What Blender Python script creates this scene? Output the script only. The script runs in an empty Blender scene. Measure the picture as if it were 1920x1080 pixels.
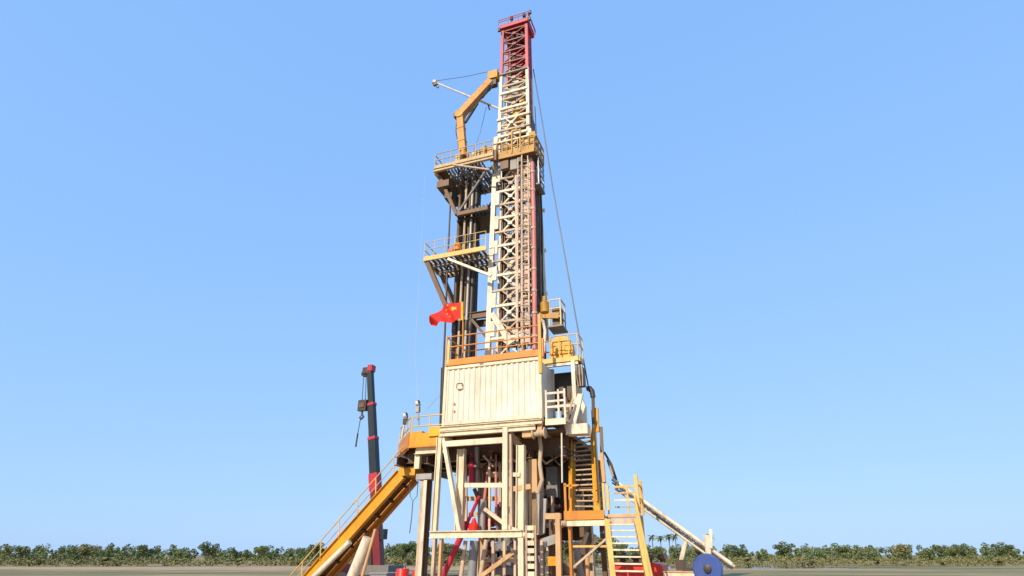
import bpy, math, random
from mathutils import Vector, Matrix
R = math.radians
random.seed(11)
S = bpy.context.scene
COL = S.collection

# ------------------------------------------------------------ camera, sky, sun, exposure
F_PX = 1050.0                                    # focal length in pixels of a 1920 wide frame
TH = math.atan(500 / F_PX)                       # camera tilts up, horizon near the bottom edge
CAM_H = 2.0
cam_d = bpy.data.cameras.new('camera'); cam = bpy.data.objects.new('camera', cam_d); COL.objects.link(cam)
cam_d.sensor_width = 36.0; cam_d.lens = F_PX / 1920 * 36.0
cam_d.clip_start = 0.1; cam_d.clip_end = 6000
cam.location = (0, 0, CAM_H); cam.rotation_euler = (R(90) + TH, 0, 0)
S.camera = cam
EXPO = 0.45
SUN_EL, SUN_AZ = R(33), math.atan2(-0.50, -0.87)      # azimuth measured from +Y towards +X
w = bpy.data.worlds.new('World'); S.world = w; w.use_nodes = True
nt = w.node_tree
bg = nt.nodes['Background']
sky = nt.nodes.new('ShaderNodeTexSky'); sky.sky_type = 'NISHITA'; sky.sun_disc = False
sky.sun_elevation = SUN_EL; sky.sun_rotation = SUN_AZ
sky.altitude = 0; sky.air_density = 1.0; sky.dust_density = 0.6; sky.ozone_density = 2.5
# the photograph's sky is a strongly graded, even blue: soften the sky's own range channel by channel
SKY_S = 0.15
sep = nt.nodes.new('ShaderNodeSeparateColor'); cmb = nt.nodes.new('ShaderNodeCombineColor')
nt.links.new(sky.outputs[0], sep.inputs[0])
for i_, (gain, pw) in enumerate(((0.51, 0.29), (0.725, 0.20), (1.03, 0.04))):
    a_ = nt.nodes.new('ShaderNodeMath'); a_.operation = 'MULTIPLY'; a_.inputs[1].default_value = SKY_S
    p_ = nt.nodes.new('ShaderNodeMath'); p_.operation = 'POWER'; p_.inputs[1].default_value = pw
    g_ = nt.nodes.new('ShaderNodeMath'); g_.operation = 'MULTIPLY'; g_.inputs[1].default_value = gain / 2 ** EXPO / SKY_S
    nt.links.new(sep.outputs[i_], a_.inputs[0]); nt.links.new(a_.outputs[0], p_.inputs[0]); nt.links.new(p_.outputs[0], g_.inputs[0]); nt.links.new(g_.outputs[0], cmb.inputs[i_])
nt.links.new(cmb.outputs[0], bg.inputs[0]); bg.inputs[1].default_value = SKY_S
sd = bpy.data.lights.new('sun', 'SUN'); so = bpy.data.objects.new('sun', sd); COL.objects.link(so)
sd.energy = 3.5; sd.angle = R(0.5); sd.color = (1.0, 0.84, 0.62)
sv = Vector((math.sin(SUN_AZ) * math.cos(SUN_EL), math.cos(SUN_AZ) * math.cos(SUN_EL), math.sin(SUN_EL)))
so.rotation_euler = sv.to_track_quat('Z', 'Y').to_euler(); so.location = (0, 0, 60)
S.view_settings.view_transform = 'Standard'; S.view_settings.look = 'None'
S.view_settings.gamma = 1.0; S.view_settings.exposure = EXPO
S.render.engine = 'CYCLES'
S.cycles.use_denoising = True

# ------------------------------------------------------------ rig frame: u along the rig, v away from the camera, z up
YAW = R(20); OX, OY = 0.0, 24.3
ca, sa = math.cos(YAW), math.sin(YAW); ct, st = math.cos(TH), math.sin(TH)
def W(p): return Vector((OX + p[0] * ca + p[1] * sa, OY - p[0] * sa + p[1] * ca, p[2]))
def to_uv(x, y): x -= OX; y -= OY; return (x * ca - y * sa, x * sa + y * ca)
C0 = to_uv(0, 0)
def ray(px, py):
    a = (px - 960) / F_PX; b = (540 - py) / F_PX
    y = ct - b * st
    return (a * ca - y * sa, a * sa + y * ca, st + b * ct)
def P(px, py, v):                                # survey of the photograph: point on the vertical rig plane v
    d = ray(px, py); t = (v - C0[1]) / d[1]
    return Vector((C0[0] + t * d[0], v, CAM_H + t * d[2]))
def V(u, v, z): return Vector((u, v, z))

# ------------------------------------------------------------ materials
def mat(name, col, rough=0.55, metal=0.0, wear=None, amt=0.35, scale=2.2, bump=0.15, streak=True):
    m = bpy.data.materials.new(name); m.use_nodes = True
    n = m.node_tree.nodes; l = m.node_tree.links; b = n['Principled BSDF']
    b.inputs['Roughness'].default_value = rough; b.inputs['Metallic'].default_value = metal
    tc = n.new('ShaderNodeTexCoord'); mp = n.new('ShaderNodeMapping')
    mp.inputs['Scale'].default_value = (1.6, 1.6, 0.45) if streak else (1, 1, 1)
    l.new(tc.outputs['Object'], mp.inputs[0])
    nz = n.new('ShaderNodeTexNoise'); nz.inputs['Scale'].default_value = scale; nz.inputs['Detail'].default_value = 8; nz.inputs['Roughness'].default_value = 0.7
    l.new(mp.outputs[0], nz.inputs['Vector'])
    rp = n.new('ShaderNodeValToRGB'); rp.color_ramp.elements[0].position = 0.48; rp.color_ramp.elements[1].position = 0.70
    l.new(nz.outputs['Fac'], rp.inputs[0])
    ml = n.new('ShaderNodeMath'); ml.operation = 'MULTIPLY'; ml.inputs[1].default_value = amt
    l.new(rp.outputs[0], ml.inputs[0])
    mx = n.new('ShaderNodeMix'); mx.data_type = 'RGBA'
    wc = wear or tuple(c * 0.45 for c in col)
    mx.inputs[6].default_value = (*col, 1); mx.inputs[7].default_value = (*wc, 1)
    l.new(ml.outputs[0], mx.inputs[0])
    n2 = n.new('ShaderNodeTexNoise'); n2.inputs['Scale'].default_value = 0.7; n2.inputs['Detail'].default_value = 3
    l.new(tc.outputs['Object'], n2.inputs['Vector'])
    mr = n.new('ShaderNodeMapRange'); mr.inputs[1].default_value = 0.3; mr.inputs[2].default_value = 0.7; mr.inputs[3].default_value = 0.82; mr.inputs[4].default_value = 1.1
    l.new(n2.outputs['Fac'], mr.inputs[0])
    m2 = n.new('ShaderNodeMix'); m2.data_type = 'RGBA'; m2.blend_type = 'MULTIPLY'; m2.inputs[0].default_value = 1
    l.new(mx.outputs[2], m2.inputs[6]); l.new(mr.outputs[0], m2.inputs[7])
    l.new(m2.outputs[2], b.inputs['Base Color'])
    if bump:
        bp = n.new('ShaderNodeBump'); bp.inputs['Strength'].default_value = bump; bp.inputs['Distance'].default_value = 0.02
        l.new(nz.outputs['Fac'], bp.inputs['Height']); l.new(bp.outputs[0], b.inputs['Normal'])
    return m
RUST = (0.16, 0.06, 0.025)
M = dict(
    white=mat('white paint', (0.74, 0.66, 0.53), 0.5, wear=(0.30, 0.18, 0.09), amt=0.65),
    cream=mat('cream paint', (0.76, 0.65, 0.47), 0.5, wear=(0.34, 0.2, 0.09), amt=0.55),
    panel=mat('container paint', (0.78, 0.70, 0.58), 0.5, wear=(0.50, 0.36, 0.22), amt=0.5, scale=1.3),
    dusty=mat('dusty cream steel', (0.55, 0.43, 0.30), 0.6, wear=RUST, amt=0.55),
    tan=mat('tan primer', (0.62, 0.38, 0.19), 0.6, wear=RUST, amt=0.4),
    pink=mat('faded ladder paint', (0.62, 0.46, 0.35), 0.6, wear=(0.30, 0.14, 0.09), amt=0.5),
    yellow=mat('yellow paint', (0.68, 0.32, 0.012), 0.45, wear=(0.30, 0.12, 0.02), amt=0.45),
    bright=mat('bright yellow paint', (0.74, 0.38, 0.012), 0.42, wear=(0.4, 0.2, 0.02), amt=0.3),
    pale=mat('pale yellow paint', (0.70, 0.46, 0.13), 0.5, wear=(0.4, 0.22, 0.07), amt=0.45),
    orange=mat('orange paint', (0.62, 0.235, 0.02), 0.5, wear=(0.28, 0.09, 0.02), amt=0.45),
    red=mat('red paint', (0.50, 0.022, 0.05), 0.45, wear=(0.25, 0.02, 0.02), amt=0.4),
    brightred=mat('bright red tank paint', (0.72, 0.035, 0.025), 0.42, wear=(0.4, 0.04, 0.03), amt=0.3),
    rosy=mat('faded red pipe', (0.62, 0.20, 0.18), 0.5, wear=(0.45, 0.28, 0.2), amt=0.5),
    shadedred=mat('red paint darkened for shade', (0.20, 0.012, 0.02), 0.45, wear=(0.12, 0.01, 0.015), amt=0.4),  # red darkened as if in shade, for crane base and mast inside
    rail=mat('weathered rail paint', (0.52, 0.38, 0.2), 0.55, wear=(0.25, 0.14, 0.07), amt=0.5),
    amber=mat('amber arm paint', (0.60, 0.255, 0.012), 0.5, wear=(0.22, 0.07, 0.01), amt=0.5),
    ochre=mat('dirty ochre paint', (0.48, 0.25, 0.03), 0.55, wear=(0.18, 0.08, 0.02), amt=0.7, scale=4),
    navy=mat('dark navy paint', (0.006, 0.012, 0.02), 0.45, wear=(0.03, 0.03, 0.04), amt=0.4),
    blue=mat('blue paint', (0.035, 0.08, 0.32), 0.45, wear=(0.12, 0.15, 0.3), amt=0.3),
    dark=mat('dark oily steel', (0.055, 0.045, 0.04), 0.5, 0.2, wear=(0.12, 0.07, 0.04), amt=0.5),
    brown=mat('brown steel for wear and shade', (0.16, 0.095, 0.055), 0.6, 0.2, wear=(0.07, 0.05, 0.045), amt=0.6),  # serves real brown steel and also shade put into colour
    grey=mat('grey galvanised steel', (0.38, 0.37, 0.36), 0.5, 0.3, wear=(0.2, 0.17, 0.14), amt=0.5),
    midgrey=mat('grey machine paint', (0.20, 0.19, 0.18), 0.55, 0.1, wear=(0.1, 0.07, 0.05), amt=0.5),
    bluegrey=mat('blue grey machine paint', (0.27, 0.29, 0.33), 0.5, 0.1, wear=(0.12, 0.1, 0.09), amt=0.5),
    wire=mat('steel wire', (0.10, 0.10, 0.11), 0.5, 0.4, bump=0),
    rubber=mat('black rubber', (0.018, 0.018, 0.02), 0.6, bump=0),
    flag=mat('red flag cloth', (0.72, 0.03, 0.02), 0.8, wear=(0.5, 0.01, 0.02), amt=0.3, bump=0),
    star=mat('yellow flag star', (0.85, 0.55, 0.04), 0.8, bump=0),
    ink=mat('dark placard print', (0.06, 0.05, 0.08), 0.7, bump=0),
    lens=mat('lamp glass', (0.75, 0.78, 0.8), 0.15, bump=0),
    soil=mat('bare soil', (0.46, 0.30, 0.17), 0.95, wear=(0.2, 0.15, 0.07), amt=0.6, scale=0.12, streak=False),
)

# ------------------------------------------------------------ mesh builder (rig coordinates)
class MB:
    def __init__(s): s.v = []; s.f = []
    def add(s, vs, fs):
        o = len(s.v); s.v += [Vector(x) for x in vs]; s.f += [tuple(i + o for i in f) for f in fs]; return s
    def frame(s, p, q, up=None):
        d = (q - p).normalized()
        up = Vector(up) if up else (Vector((0, 1, 0)) if abs(d.z) > 0.8 else Vector((0, 0, 1)))
        x = up.cross(d)
        if x.length < 1e-4: x = Vector((1, 0, 0)).cross(d)
        x.normalize(); return x, d.cross(x).normalized()
    def bar(s, p, q, a, b=None, up=None):        # rectangular bar, a across, b along 'up'
        p = Vector(p); q = Vector(q); b = b or a
        x, y = s.frame(p, q, up); vs = []
        for e in (p, q):
            for i, j in ((-1, -1), (1, -1), (1, 1), (-1, 1)): vs.append(e + x * (i * a / 2) + y * (j * b / 2))
        return s.add(vs, [(0, 3, 2, 1), (4, 5, 6, 7), (0, 1, 5, 4), (1, 2, 6, 5), (2, 3, 7, 6), (3, 0, 4, 7)])
    def ibeam(s, p, q, wd, ht, t=0.03, up=None): # flanges lie at +-ht/2 along 'up'
        p = Vector(p); q = Vector(q); x, y = s.frame(p, q, up)
        for k in (-1, 1): s.bar(p + y * k * (ht / 2 - t / 2), q + y * k * (ht / 2 - t / 2), wd, t, y)
        return s.bar(p, q, t, ht - 2 * t - 0.004, y)
    def box(s, lo, hi):
        (a, b, c), (d, e, f) = lo, hi
        return s.add([(a, b, c), (d, b, c), (d, e, c), (a, e, c), (a, b, f), (d, b, f), (d, e, f), (a, e, f)],
                     [(0, 3, 2, 1), (4, 5, 6, 7), (0, 1, 5, 4), (1, 2, 6, 5), (2, 3, 7, 6), (3, 0, 4, 7)])
    def tube(s, pts, r, n=8, r2=None, cap=True):
        pts = [Vector(p) for p in pts]; k = len(pts); vs = []; ref = None
        for i, p in enumerate(pts):
            d = (pts[min(i + 1, k - 1)] - pts[max(i - 1, 0)]).normalized()
            if ref is None or abs(ref.dot(d)) > 0.98: ref = Vector((0, 1, 0)) if abs(d.y) < 0.9 else Vector((1, 0, 0))
            x = ref.cross(d).normalized(); y = d.cross(x)
            rr = r + ((r2 if r2 is not None else r) - r) * i / (k - 1)
            for j in range(n):
                a = 2 * math.pi * j / n; vs.append(p + x * math.cos(a) * rr + y * math.sin(a) * rr)
        fs = [(i * n + j, i * n + (j + 1) % n, (i + 1) * n + (j + 1) % n, (i + 1) * n + j) for i in range(k - 1) for j in range(n)]
        if cap: fs += [tuple(range(n))[::-1], tuple((k - 1) * n + j for j in range(n))]
        return s.add(vs, fs)
    def lathe(s, base, prof, axis=(0, 0, 1), n=18):   # prof: (radius, distance along axis)
        base = Vector(base); ax = Vector(axis).normalized(); ref = Vector((0, 1, 0)) if abs(ax.y) < 0.9 else Vector((1, 0, 0))
        x = ref.cross(ax).normalized(); y = ax.cross(x); vs = []
        for r, h in prof:
            for j in range(n):
                a = 2 * math.pi * j / n; vs.append(base + ax * h + x * math.cos(a) * r + y * math.sin(a) * r)
        k = len(prof)
        fs = [(i * n + j, i * n + (j + 1) % n, (i + 1) * n + (j + 1) % n, (i + 1) * n + j) for i in range(k - 1) for j in range(n)]
        fs += [tuple(range(n))[::-1], tuple((k - 1) * n + j for j in range(n))]
        return s.add(vs, fs)
    def prism(s, poly, off):                     # closed polygon pushed along off
        off = Vector(off); n = len(poly); poly = [Vector(p) for p in poly]
        fs = [tuple(range(n))[::-1], tuple(range(n, 2 * n))] + [(i, (i + 1) % n, n + (i + 1) % n, n + i) for i in range(n)]
        return s.add(poly + [p + off for p in poly], fs)

def props(o, label=None, cat=None, group=None, kind=None):
    for k, x in (('label', label), ('category', cat), ('group', group), ('kind', kind)):
        if x: o[k] = x
    return o
BASE = {}
def thing(name, label, cat, base, group=None):   # empty at the base of a thing, base in rig coordinates
    o = bpy.data.objects.new(name, None); COL.objects.link(o); o.empty_display_size = 0.3
    o.location = W(base); o.rotation_euler = (0, 0, -YAW); BASE[o.name] = Vector(base)
    return props(o, label, cat, group)
def root_of(o):
    while o.parent: o = o.parent
    return o
def mesh_of(name, mb, material, off, smooth=False):
    me = bpy.data.meshes.new(name); me.from_pydata([tuple(v - off) for v in mb.v], [], mb.f); me.update()
    import bmesh
    b = bmesh.new(); b.from_mesh(me); bmesh.ops.recalc_face_normals(b, faces=b.faces); b.to_mesh(me); b.free()
    if smooth:
        for p in me.polygons: p.use_smooth = True
        try: me.set_sharp_from_angle(angle=R(40))
        except Exception: pass
    me.materials.append(M[material] if isinstance(material, str) else material)
    return me
def part(name, mb, material, parent, smooth=False, label=None):
    off = BASE[root_of(parent).name]
    o = bpy.data.objects.new(name, mesh_of(name, mb, material, off, smooth)); COL.objects.link(o)
    o.parent = parent
    return props(o, label)
def single(name, mb, material, label, cat, base=None, group=None, smooth=False):
    base = Vector(base) if base is not None else min(mb.v, key=lambda p: p.z).copy()
    o = bpy.data.objects.new(name, mesh_of(name, mb, material, base, smooth)); COL.objects.link(o)
    o.location = W(base); o.rotation_euler = (0, 0, -YAW)
    return props(o, label, cat, group)
def bar(p, q, a, b=None, up=None): return MB().bar(p, q, a, b, up)
def tube(pts, r, n=8, r2=None): return MB().tube(pts, r, n, r2)
def lerp(a, b, t): return Vector(a) + (Vector(b) - Vector(a)) * t

def railing(parent, a, b, h=1.05, n=4, m='pale', r=0.028, toe=0.14, rails=(0.55, 1.0), first=True, last=True):
    a = Vector(a); b = Vector(b); z = Vector((0, 0, h))
    for i in range(n):
        if (i == 0 and not first) or (i == n - 1 and not last): continue
        p = lerp(a, b, i / (n - 1)); part('rail_post', tube([p, p + z], r, 6), m, parent)
    for t in rails: part('handrail', tube([a + z * t, b + z * t], r, 6), m, parent)
    if toe: part('toe_board', bar(a + V(0, 0, toe / 2 + 0.01), b + V(0, 0, toe / 2 + 0.01), 0.02, toe), m, parent)

# ------------------------------------------------------------ setting: ground, field, pond
def plane(name, pts, z, material, kind='structure'):
    me = bpy.data.meshes.new(name); me.from_pydata([(x, y, z) for x, y in pts], [], [tuple(range(len(pts)))]); me.update()
    o = bpy.data.objects.new(name, me); COL.objects.link(o); me.materials.append(material); return props(o, kind=kind)
def ground_mat():
    m = bpy.data.materials.new('dry grass and sand'); m.use_nodes = True
    n = m.node_tree.nodes; l = m.node_tree.links; b = n['Principled BSDF']; b.inputs['Roughness'].default_value = 0.95
    tc = n.new('ShaderNodeTexCoord'); mp = n.new('ShaderNodeMapping'); mp.inputs['Scale'].default_value = (0.35, 1, 1)
    l.new(tc.outputs['Object'], mp.inputs[0])
    a = n.new('ShaderNodeTexNoise'); a.inputs['Scale'].default_value = 0.06; a.inputs['Detail'].default_value = 9; a.inputs['Roughness'].default_value = 0.7
    l.new(mp.outputs[0], a.inputs['Vector'])
    r = n.new('ShaderNodeValToRGB'); e = r.color_ramp.elements
    e[0].position = 0.36; e[0].color = (0.10, 0.105, 0.03, 1); e[1].position = 0.66; e[1].color = (0.46, 0.32, 0.18, 1)
    k = e.new(0.5); k.color = (0.23, 0.19, 0.075, 1)
    l.new(a.outputs['Fac'], r.inputs[0]); l.new(r.outputs[0], b.inputs['Base Color'])
    bp = n.new('ShaderNodeBump'); bp.inputs['Strength'].default_value = 0.6; bp.inputs['Distance'].default_value = 0.3
    l.new(a.outputs['Fac'], bp.inputs['Height']); l.new(bp.outputs[0], b.inputs['Normal'])
    return m
plane('ground', [(-3000, -300), (3000, -300), (3000, 4500), (-3000, 4500)], 0.0, ground_mat())
def blob(cx, cy, rx, ry, n=28, seed=1):
    rr = random.Random(seed); return [(cx + rx * math.cos(2 * math.pi * i / n) * rr.uniform(.85, 1.1), cy + ry * math.sin(2 * math.pi * i / n) * rr.uniform(.85, 1.1)) for i in range(n)]
plane('bare_field', blob(-20, 104, 75, 15, seed=3), 0.004, M['soil'])
plane('drill_pad', blob(2, 22, 40, 36, seed=5), 0.004, M['soil'])
wm = bpy.data.materials.new('pond water'); wm.use_nodes = True
wb = wm.node_tree.nodes['Principled BSDF']; wb.inputs['Base Color'].default_value = (0.05, 0.09, 0.11, 1); wb.inputs['Roughness'].default_value = 0.08
wn = wm.node_tree.nodes.new('ShaderNodeTexNoise'); wn.inputs['Scale'].default_value = 1.2; wn.inputs['Detail'].default_value = 4
wp = wm.node_tree.nodes.new('ShaderNodeBump'); wp.inputs['Strength'].default_value = 0.15; wp.inputs['Distance'].default_value = 0.05
wm.node_tree.links.new(wn.outputs['Fac'], wp.inputs['Height']); wm.node_tree.links.new(wp.outputs[0], wb.inputs['Normal'])
plane('pond_water', blob(38, 112, 26, 13, seed=8), 0.008, wm)

# ------------------------------------------------------------ the mast
FLOOR = 7.05
v0, v1 = 2.6, 3.9
mast = thing('derrick_mast', 'tall white latticed drilling mast with its top section painted red', 'drilling mast', V(-1, v0, FLOOR))
def leg_line(px, z, v): return None
LB = dict(fl=(V(-2.36, v0, FLOOR), V(-1.98, v0, 25.4)), fr=(V(0.33, v0, FLOOR), V(0.22, v0, 25.4)),
          bl=(V(-2.3, v1, FLOOR), V(-1.98, v1, 25.4)), br=(V(0.34, v1, FLOOR), V(0.10, v1, 25.4)))
UP = dict(fl=(V(-1.84, v0 + .12, 24.0), V(-1.66, v0 + .12, 34.75)), fr=(V(0.08, v0 + .12, 24.0), V(0.06, v0 + .12, 34.75)),
          bl=(V(-1.84, v1 - .12, 24.0), V(-1.66, v1 - .12, 34.75)), br=(V(0.0, v1 - .12, 24.0), V(-0.06, v1 - .12, 34.75)))
ZR = 30.7
def at_z(seg, z): a, b = seg; return lerp(a, b, (z - a.z) / (b.z - a.z))
for k, wd in (('fl', 0.26), ('fr', 0.2), ('bl', 0.2), ('br', 0.2)):
    part('leg', bar(LB[k][0], LB[k][1], wd, 0.22), 'white', mast)
    part('leg', bar(UP[k][0], at_z(UP[k], ZR), 0.2, 0.18), 'white', mast)
    part('red_leg', bar(at_z(UP[k], ZR), UP[k][1], 0.19, 0.17), 'red', mast)
# notched gusset plates up the inner side of the front left leg
z = 9.0
while z < 23.4:
    p = at_z(LB['fl'], z); q = at_z(LB['fl'], z + 0.85)
    part('gusset_plate', MB().bar(p + V(.24, -.06, 0), q + V(.24, -.06, 0), 0.26, 0.09), 'white', mast); z += 1.62
def bay(seg, za, zb, m, t, faces=('f', 'b', 'r'), ua=0.0, ub=1.0):
    quad = {'f': ('fl', 'fr'), 'b': ('bl', 'br'), 'r': ('fr', 'br')}   # the left face is open for the pipe
    for fc in faces:
        a, b = quad[fc]; q = lambda z_, k: lerp(at_z(seg[a], z_), at_z(seg[b], z_), k)
        k0, k1 = (ua, ub) if fc == 'f' else (0, 1)
        A0, A1, B0, B1 = q(za, k0), q(zb, k0), q(za, k1), q(zb, k1); mid = (A0 + B1) / 2; dv = V(0, -.035, 0)
        mb = MB(); mb.bar(A0, B1, t, t * .8); mb.bar(B0 + V(0, .03, 0), A1 + V(0, .03, 0), t, t * .8)
        if fc == 'f': mb.box(mid + V(-.13, -.1, -.1), mid + V(.13, -.055, .1))
        part('cross_brace', mb, m, mast)
        part('girt', bar(q(zb, 0), q(zb, 1), t * 1.2, t * 1.4), m, mast)
zs = [FLOOR + 1.4 + 1.83 * i for i in range(11)]
for a, b in zip(zs, zs[1:]):
    h_ = (a + b) / 2; bay(LB, a, h_, 'dusty', 0.085, ('f',), .26, .65); bay(LB, h_, b, 'white', 0.10, ('f',), .26, .65); bay(LB, a, b, 'brown', 0.13, ('b', 'r'))  # rear and right braces brown: shade put into their colour
    part('back_panel', MB().box((-2.05, v1 + .02, a + .18), (.2, v1 + .07, a + 1.5)), 'brown', mast)  # rear sheets, here and higher up, added to darken the mast inside
    part('side_panel', MB().bar(at_z(LB['fr'], a + .1) + V(0, .55, 0), at_z(LB['fr'], a + 1.75) + V(0, .55, 0), .05, 1.0), 'brown', mast)  # brown sheets added to darken the shaded right face
    part('guide_shoe', MB().box((-1.12, 3.0, a + .3), (-.5, 3.1, a + .62)), 'grey', mast)
    part('cable_bracket', MB().box((-.62, 2.5, a + .75), (-.1, 2.6, a + .95)), 'dusty', mast)
part('guide_rail', bar((-1.78, 2.95, FLOOR), (-1.55, 2.95, 25), .16, .2), 'brown', mast)  # brown gives this rail the shade inside the mast
part('guide_rail', bar((-.52, 2.95, FLOOR), (-.46, 2.95, 25), .16, .2), 'dusty', mast)
zu = [25.2 + 1.1 * i for i in range(6)]
for i, (a, b) in enumerate(zip(zu, zu[1:])):
    bay(UP, a, b, 'dusty', 0.085, ('f', 'b')); bay(UP, a, b, 'red', 0.09, ('r',))
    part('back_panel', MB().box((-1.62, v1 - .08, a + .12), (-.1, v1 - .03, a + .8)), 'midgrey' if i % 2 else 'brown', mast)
    part('side_panel', MB().box((-.03, v0 + .3, a + .05), (.02, v1 - .25, a + 1.0)), 'red', mast)
    part('sheave_guard', MB().box((-1.4 + .3 * (i % 3), v0 + .45, a + .3), (-.9 + .25 * (i % 3), v0 + .7, a + .75)), 'dusty' if i % 2 else 'grey', mast)
zr = [ZR + 1.0 * i for i in range(5)]
for i, (a, b) in enumerate(zip(zr, zr[1:])):
    bay(UP, a, b, 'red', 0.1, ('b', 'r')); bay(UP, a, b, 'shadedred', 0.075, ('f',))
    part('back_panel', MB().box((-1.6, v1 - .07, a + .05), (-.12, v1 - .03, a + .98)), 'shadedred', mast)  # darker red carries the shade inside the red section
    part('side_panel', MB().box((-.05, v0 + .3, a + .05), (.0, v1 - .25, a + .98)), 'red', mast)
    part('inner_step', MB().box((-1.3, v0 + .5, a + .4), (-.4, v0 + .9, a + .5)), 'red', mast)
for zq in (25.4, 27.6, 28.9): part('girt', bar(at_z(UP['fl'], zq) + V(0, -.1, 0), at_z(UP['fr'], zq) + V(0, -.1, 0), .12, .16), 'white', mast)
part('girt', bar(at_z(UP['fl'], 30.6) + V(-.25, -.1, 0), at_z(UP['fr'], 30.6) + V(.05, -.1, 0), .14, .1), 'midgrey', mast)
part('inner_pipe', tube([V(-1.22, v0 + .3, 30.6), V(-1.2, v0 + .3, 33.0)], .06, 8), 'white', mast)
for i, (u, v, m, r) in enumerate(((-1.62, 2.75, 'dark', .045), (-1.5, 2.8, 'brown', .04), (-1.36, 3.1, 'midgrey', .05), (-.95, 3.2, 'brown', .04), (-.3, 2.7, 'dark', .05), (-.2, 2.62, 'grey', .035), (.06, 2.5, 'brown', .045), (.46, 3.2, 'brown', .06), (.5, 3.5, 'dark', .05))):
    part('service_hose', tube([V(u, v, 7.6), V(u + .05, v, 11.5), V(u - .02, v, 15.5), V(u + .06, v, 19), V(u + .02, v, 22.8)], r, 6), m, mast)
for i in range(14):
    zz = 8.6 + 1.06 * i; u = -1.35 + .55 * ((i * 7) % 3) / 2; part('junction_box', MB().box((u, 2.72, zz), (u + .2 + .08 * (i % 3), 2.9, zz + .22 + .1 * (i % 2))), ('midgrey', 'dusty', 'brown', 'grey')[i % 4], mast)
part('rear_pipe', tube([P(1026, 640, 3.7), P(1018, 480, 3.7), P(1012, 345, 3.7)], .1, 8), 'cream', mast)
for zq in (9.5, 12.2, 14.9, 17.6, 20.3): part('outrigger', MB().bar((.2, v1 + .03, zq), (.62, v1 + .03, zq), .12, .2), 'cream', mast)
# crown: beams, sheaves, guard rail and two dark beacon lamps
part('crown_beam', MB().box((-1.86, v0 - .1, 34.86), (.22, v0 + .16, 35.1)), 'red', mast)
part('crown_beam', MB().box((-1.86, v1 - .16, 34.8), (.22, v1 + .1, 35.1)), 'red', mast)
part('crown_beam', MB().box((-.02, v0 + .17, 34.8), (.2, v1 - .17, 35.08)), 'red', mast)
part('crown_deck', MB().box((-1.86, v0 - .1, 35.11), (.24, v1 + .1, 35.16)), 'red', mast)
for i in range(4):
    part('sheave', MB().lathe((-1.4 + .36 * i, v0 + .75, 34.3), [(.1, -.09), (.46, -.08), (.40, 0), (.46, .08), (.1, .09)], (1, 0, 0), 20), 'midgrey', mast, True)
railing(mast, (-1.9, v0 - .18, 35.17), (.28, v0 - .18, 35.17) , .42, 4, 'red', .025, 0)
railing(mast, (.28, v0 - .16, 35.17), (.28, v1 + .18, 35.17), .42, 3, 'red', .025, 0, first=False)
railing(mast, (-1.9, v1 + .18, 35.17), (.26, v1 + .18, 35.17) , .42, 4, 'red', .025, 0, last=False)
for q in ((-1.05, v0 + .2, 35.17), (-.15, v0 + .3, 35.17)):
    part('beacon_lamp', MB().lathe(q, [(.05, 0), (.05, .6), (.12, .62), (.13, .84), (.07, .92)], n=10), 'dark', mast, True)
for q in ((-1.9, v0 - .25, 34.5), (.3, v0 - .22, 34.7), (.3, v0 - .1, 35.5)): part('beacon_lamp', MB().box(q, (q[0] + .16, q[1] + .14, q[2] + .3)), 'dark', mast)
# raised bracing near the foot
a, b = P(923, 588, 2.42), P(958, 645, 2.42); part('foot_strut', bar(a, b, .3, .2), 'white', mast)
a, b = P(940, 600, 3.0), P(975, 650, 3.0); part('foot_strut', bar(a, b, .22, .2), 'white', mast)
# bracket beams reaching out to the racked pipe
for zc, ln, hh in ((13.75, 2.3, .62),):
    for vv in (2.95, 4.1): part('side_bracket', MB().ibeam((-2.2 - ln, vv, zc), (-2.42, vv, zc), .2, hh * .6), 'brown', mast)
    part('side_bracket', MB().bar((-2.3 - ln, 2.7, zc), (-2.3 - ln, 4.4, zc), .25, .3), 'brown', mast)
    part('bracket_brace', bar((-3.4, 2.95, zc - .2), (-2.4, 2.95, zc - 1.5), .14), 'brown', mast)
# ladder with cage on the front face, and the red standpipe beside it
lad = part('ladder', MB().tube([P(978, 646, 2.25), P(976, 300, 2.25)], .035, 6).tube([P(993, 646, 2.25), P(991, 300, 2.25)], .035, 6), 'pink', mast)
rg = MB(); n = 42
for i in range(n):
    a = lerp(P(978, 646, 2.25), P(976, 300, 2.25), (i + .5) / n); b = lerp(P(993, 646, 2.25), P(991, 300, 2.25), (i + .5) / n); rg.tube([a, b], .02, 5)
part('rung', rg, 'pink', lad)
for i in range(13):
    t = .1 + .9 * i / 13; a = lerp(P(978, 646, 2.25), P(976, 300, 2.25), t); b = lerp(P(993, 646, 2.25), P(991, 300, 2.25), t); c = (a + b) / 2
    part('cage_hoop', MB().tube([c + V(-.37 * math.cos(x), -.52 * math.sin(x), 0) for x in [math.pi * k / 8 for k in range(9)]], .028, 5), 'pink', lad)
for off in (-.3, 0, .3):
    a = lerp(P(978, 646, 2.25), P(993, 646, 2.25), .5) + V(off, -.5 + .6 * abs(off), 1.6); b = lerp(P(976, 300, 2.25), P(991, 300, 2.25), .5) + V(off, -.5 + .6 * abs(off), 0)
    part('cage_strap', bar(a, b, .06, .02), 'pink', lad)
for i in range(12):
    a, b = lerp(P(985, 646, 2.55), P(983, 305, 2.55), i / 12 + .008), lerp(P(985, 646, 2.55), P(983, 305, 2.55), (i + 1) / 12 - .012); part('ladder_back', bar(a, b, .5, .04), 'pink', lad)
sp = part('standpipe', tube([P(1003, 655, 2.3), P(1001, 420, 2.3), P(998, 305, 2.3)], .125, 10), 'rosy', mast, True)
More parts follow.
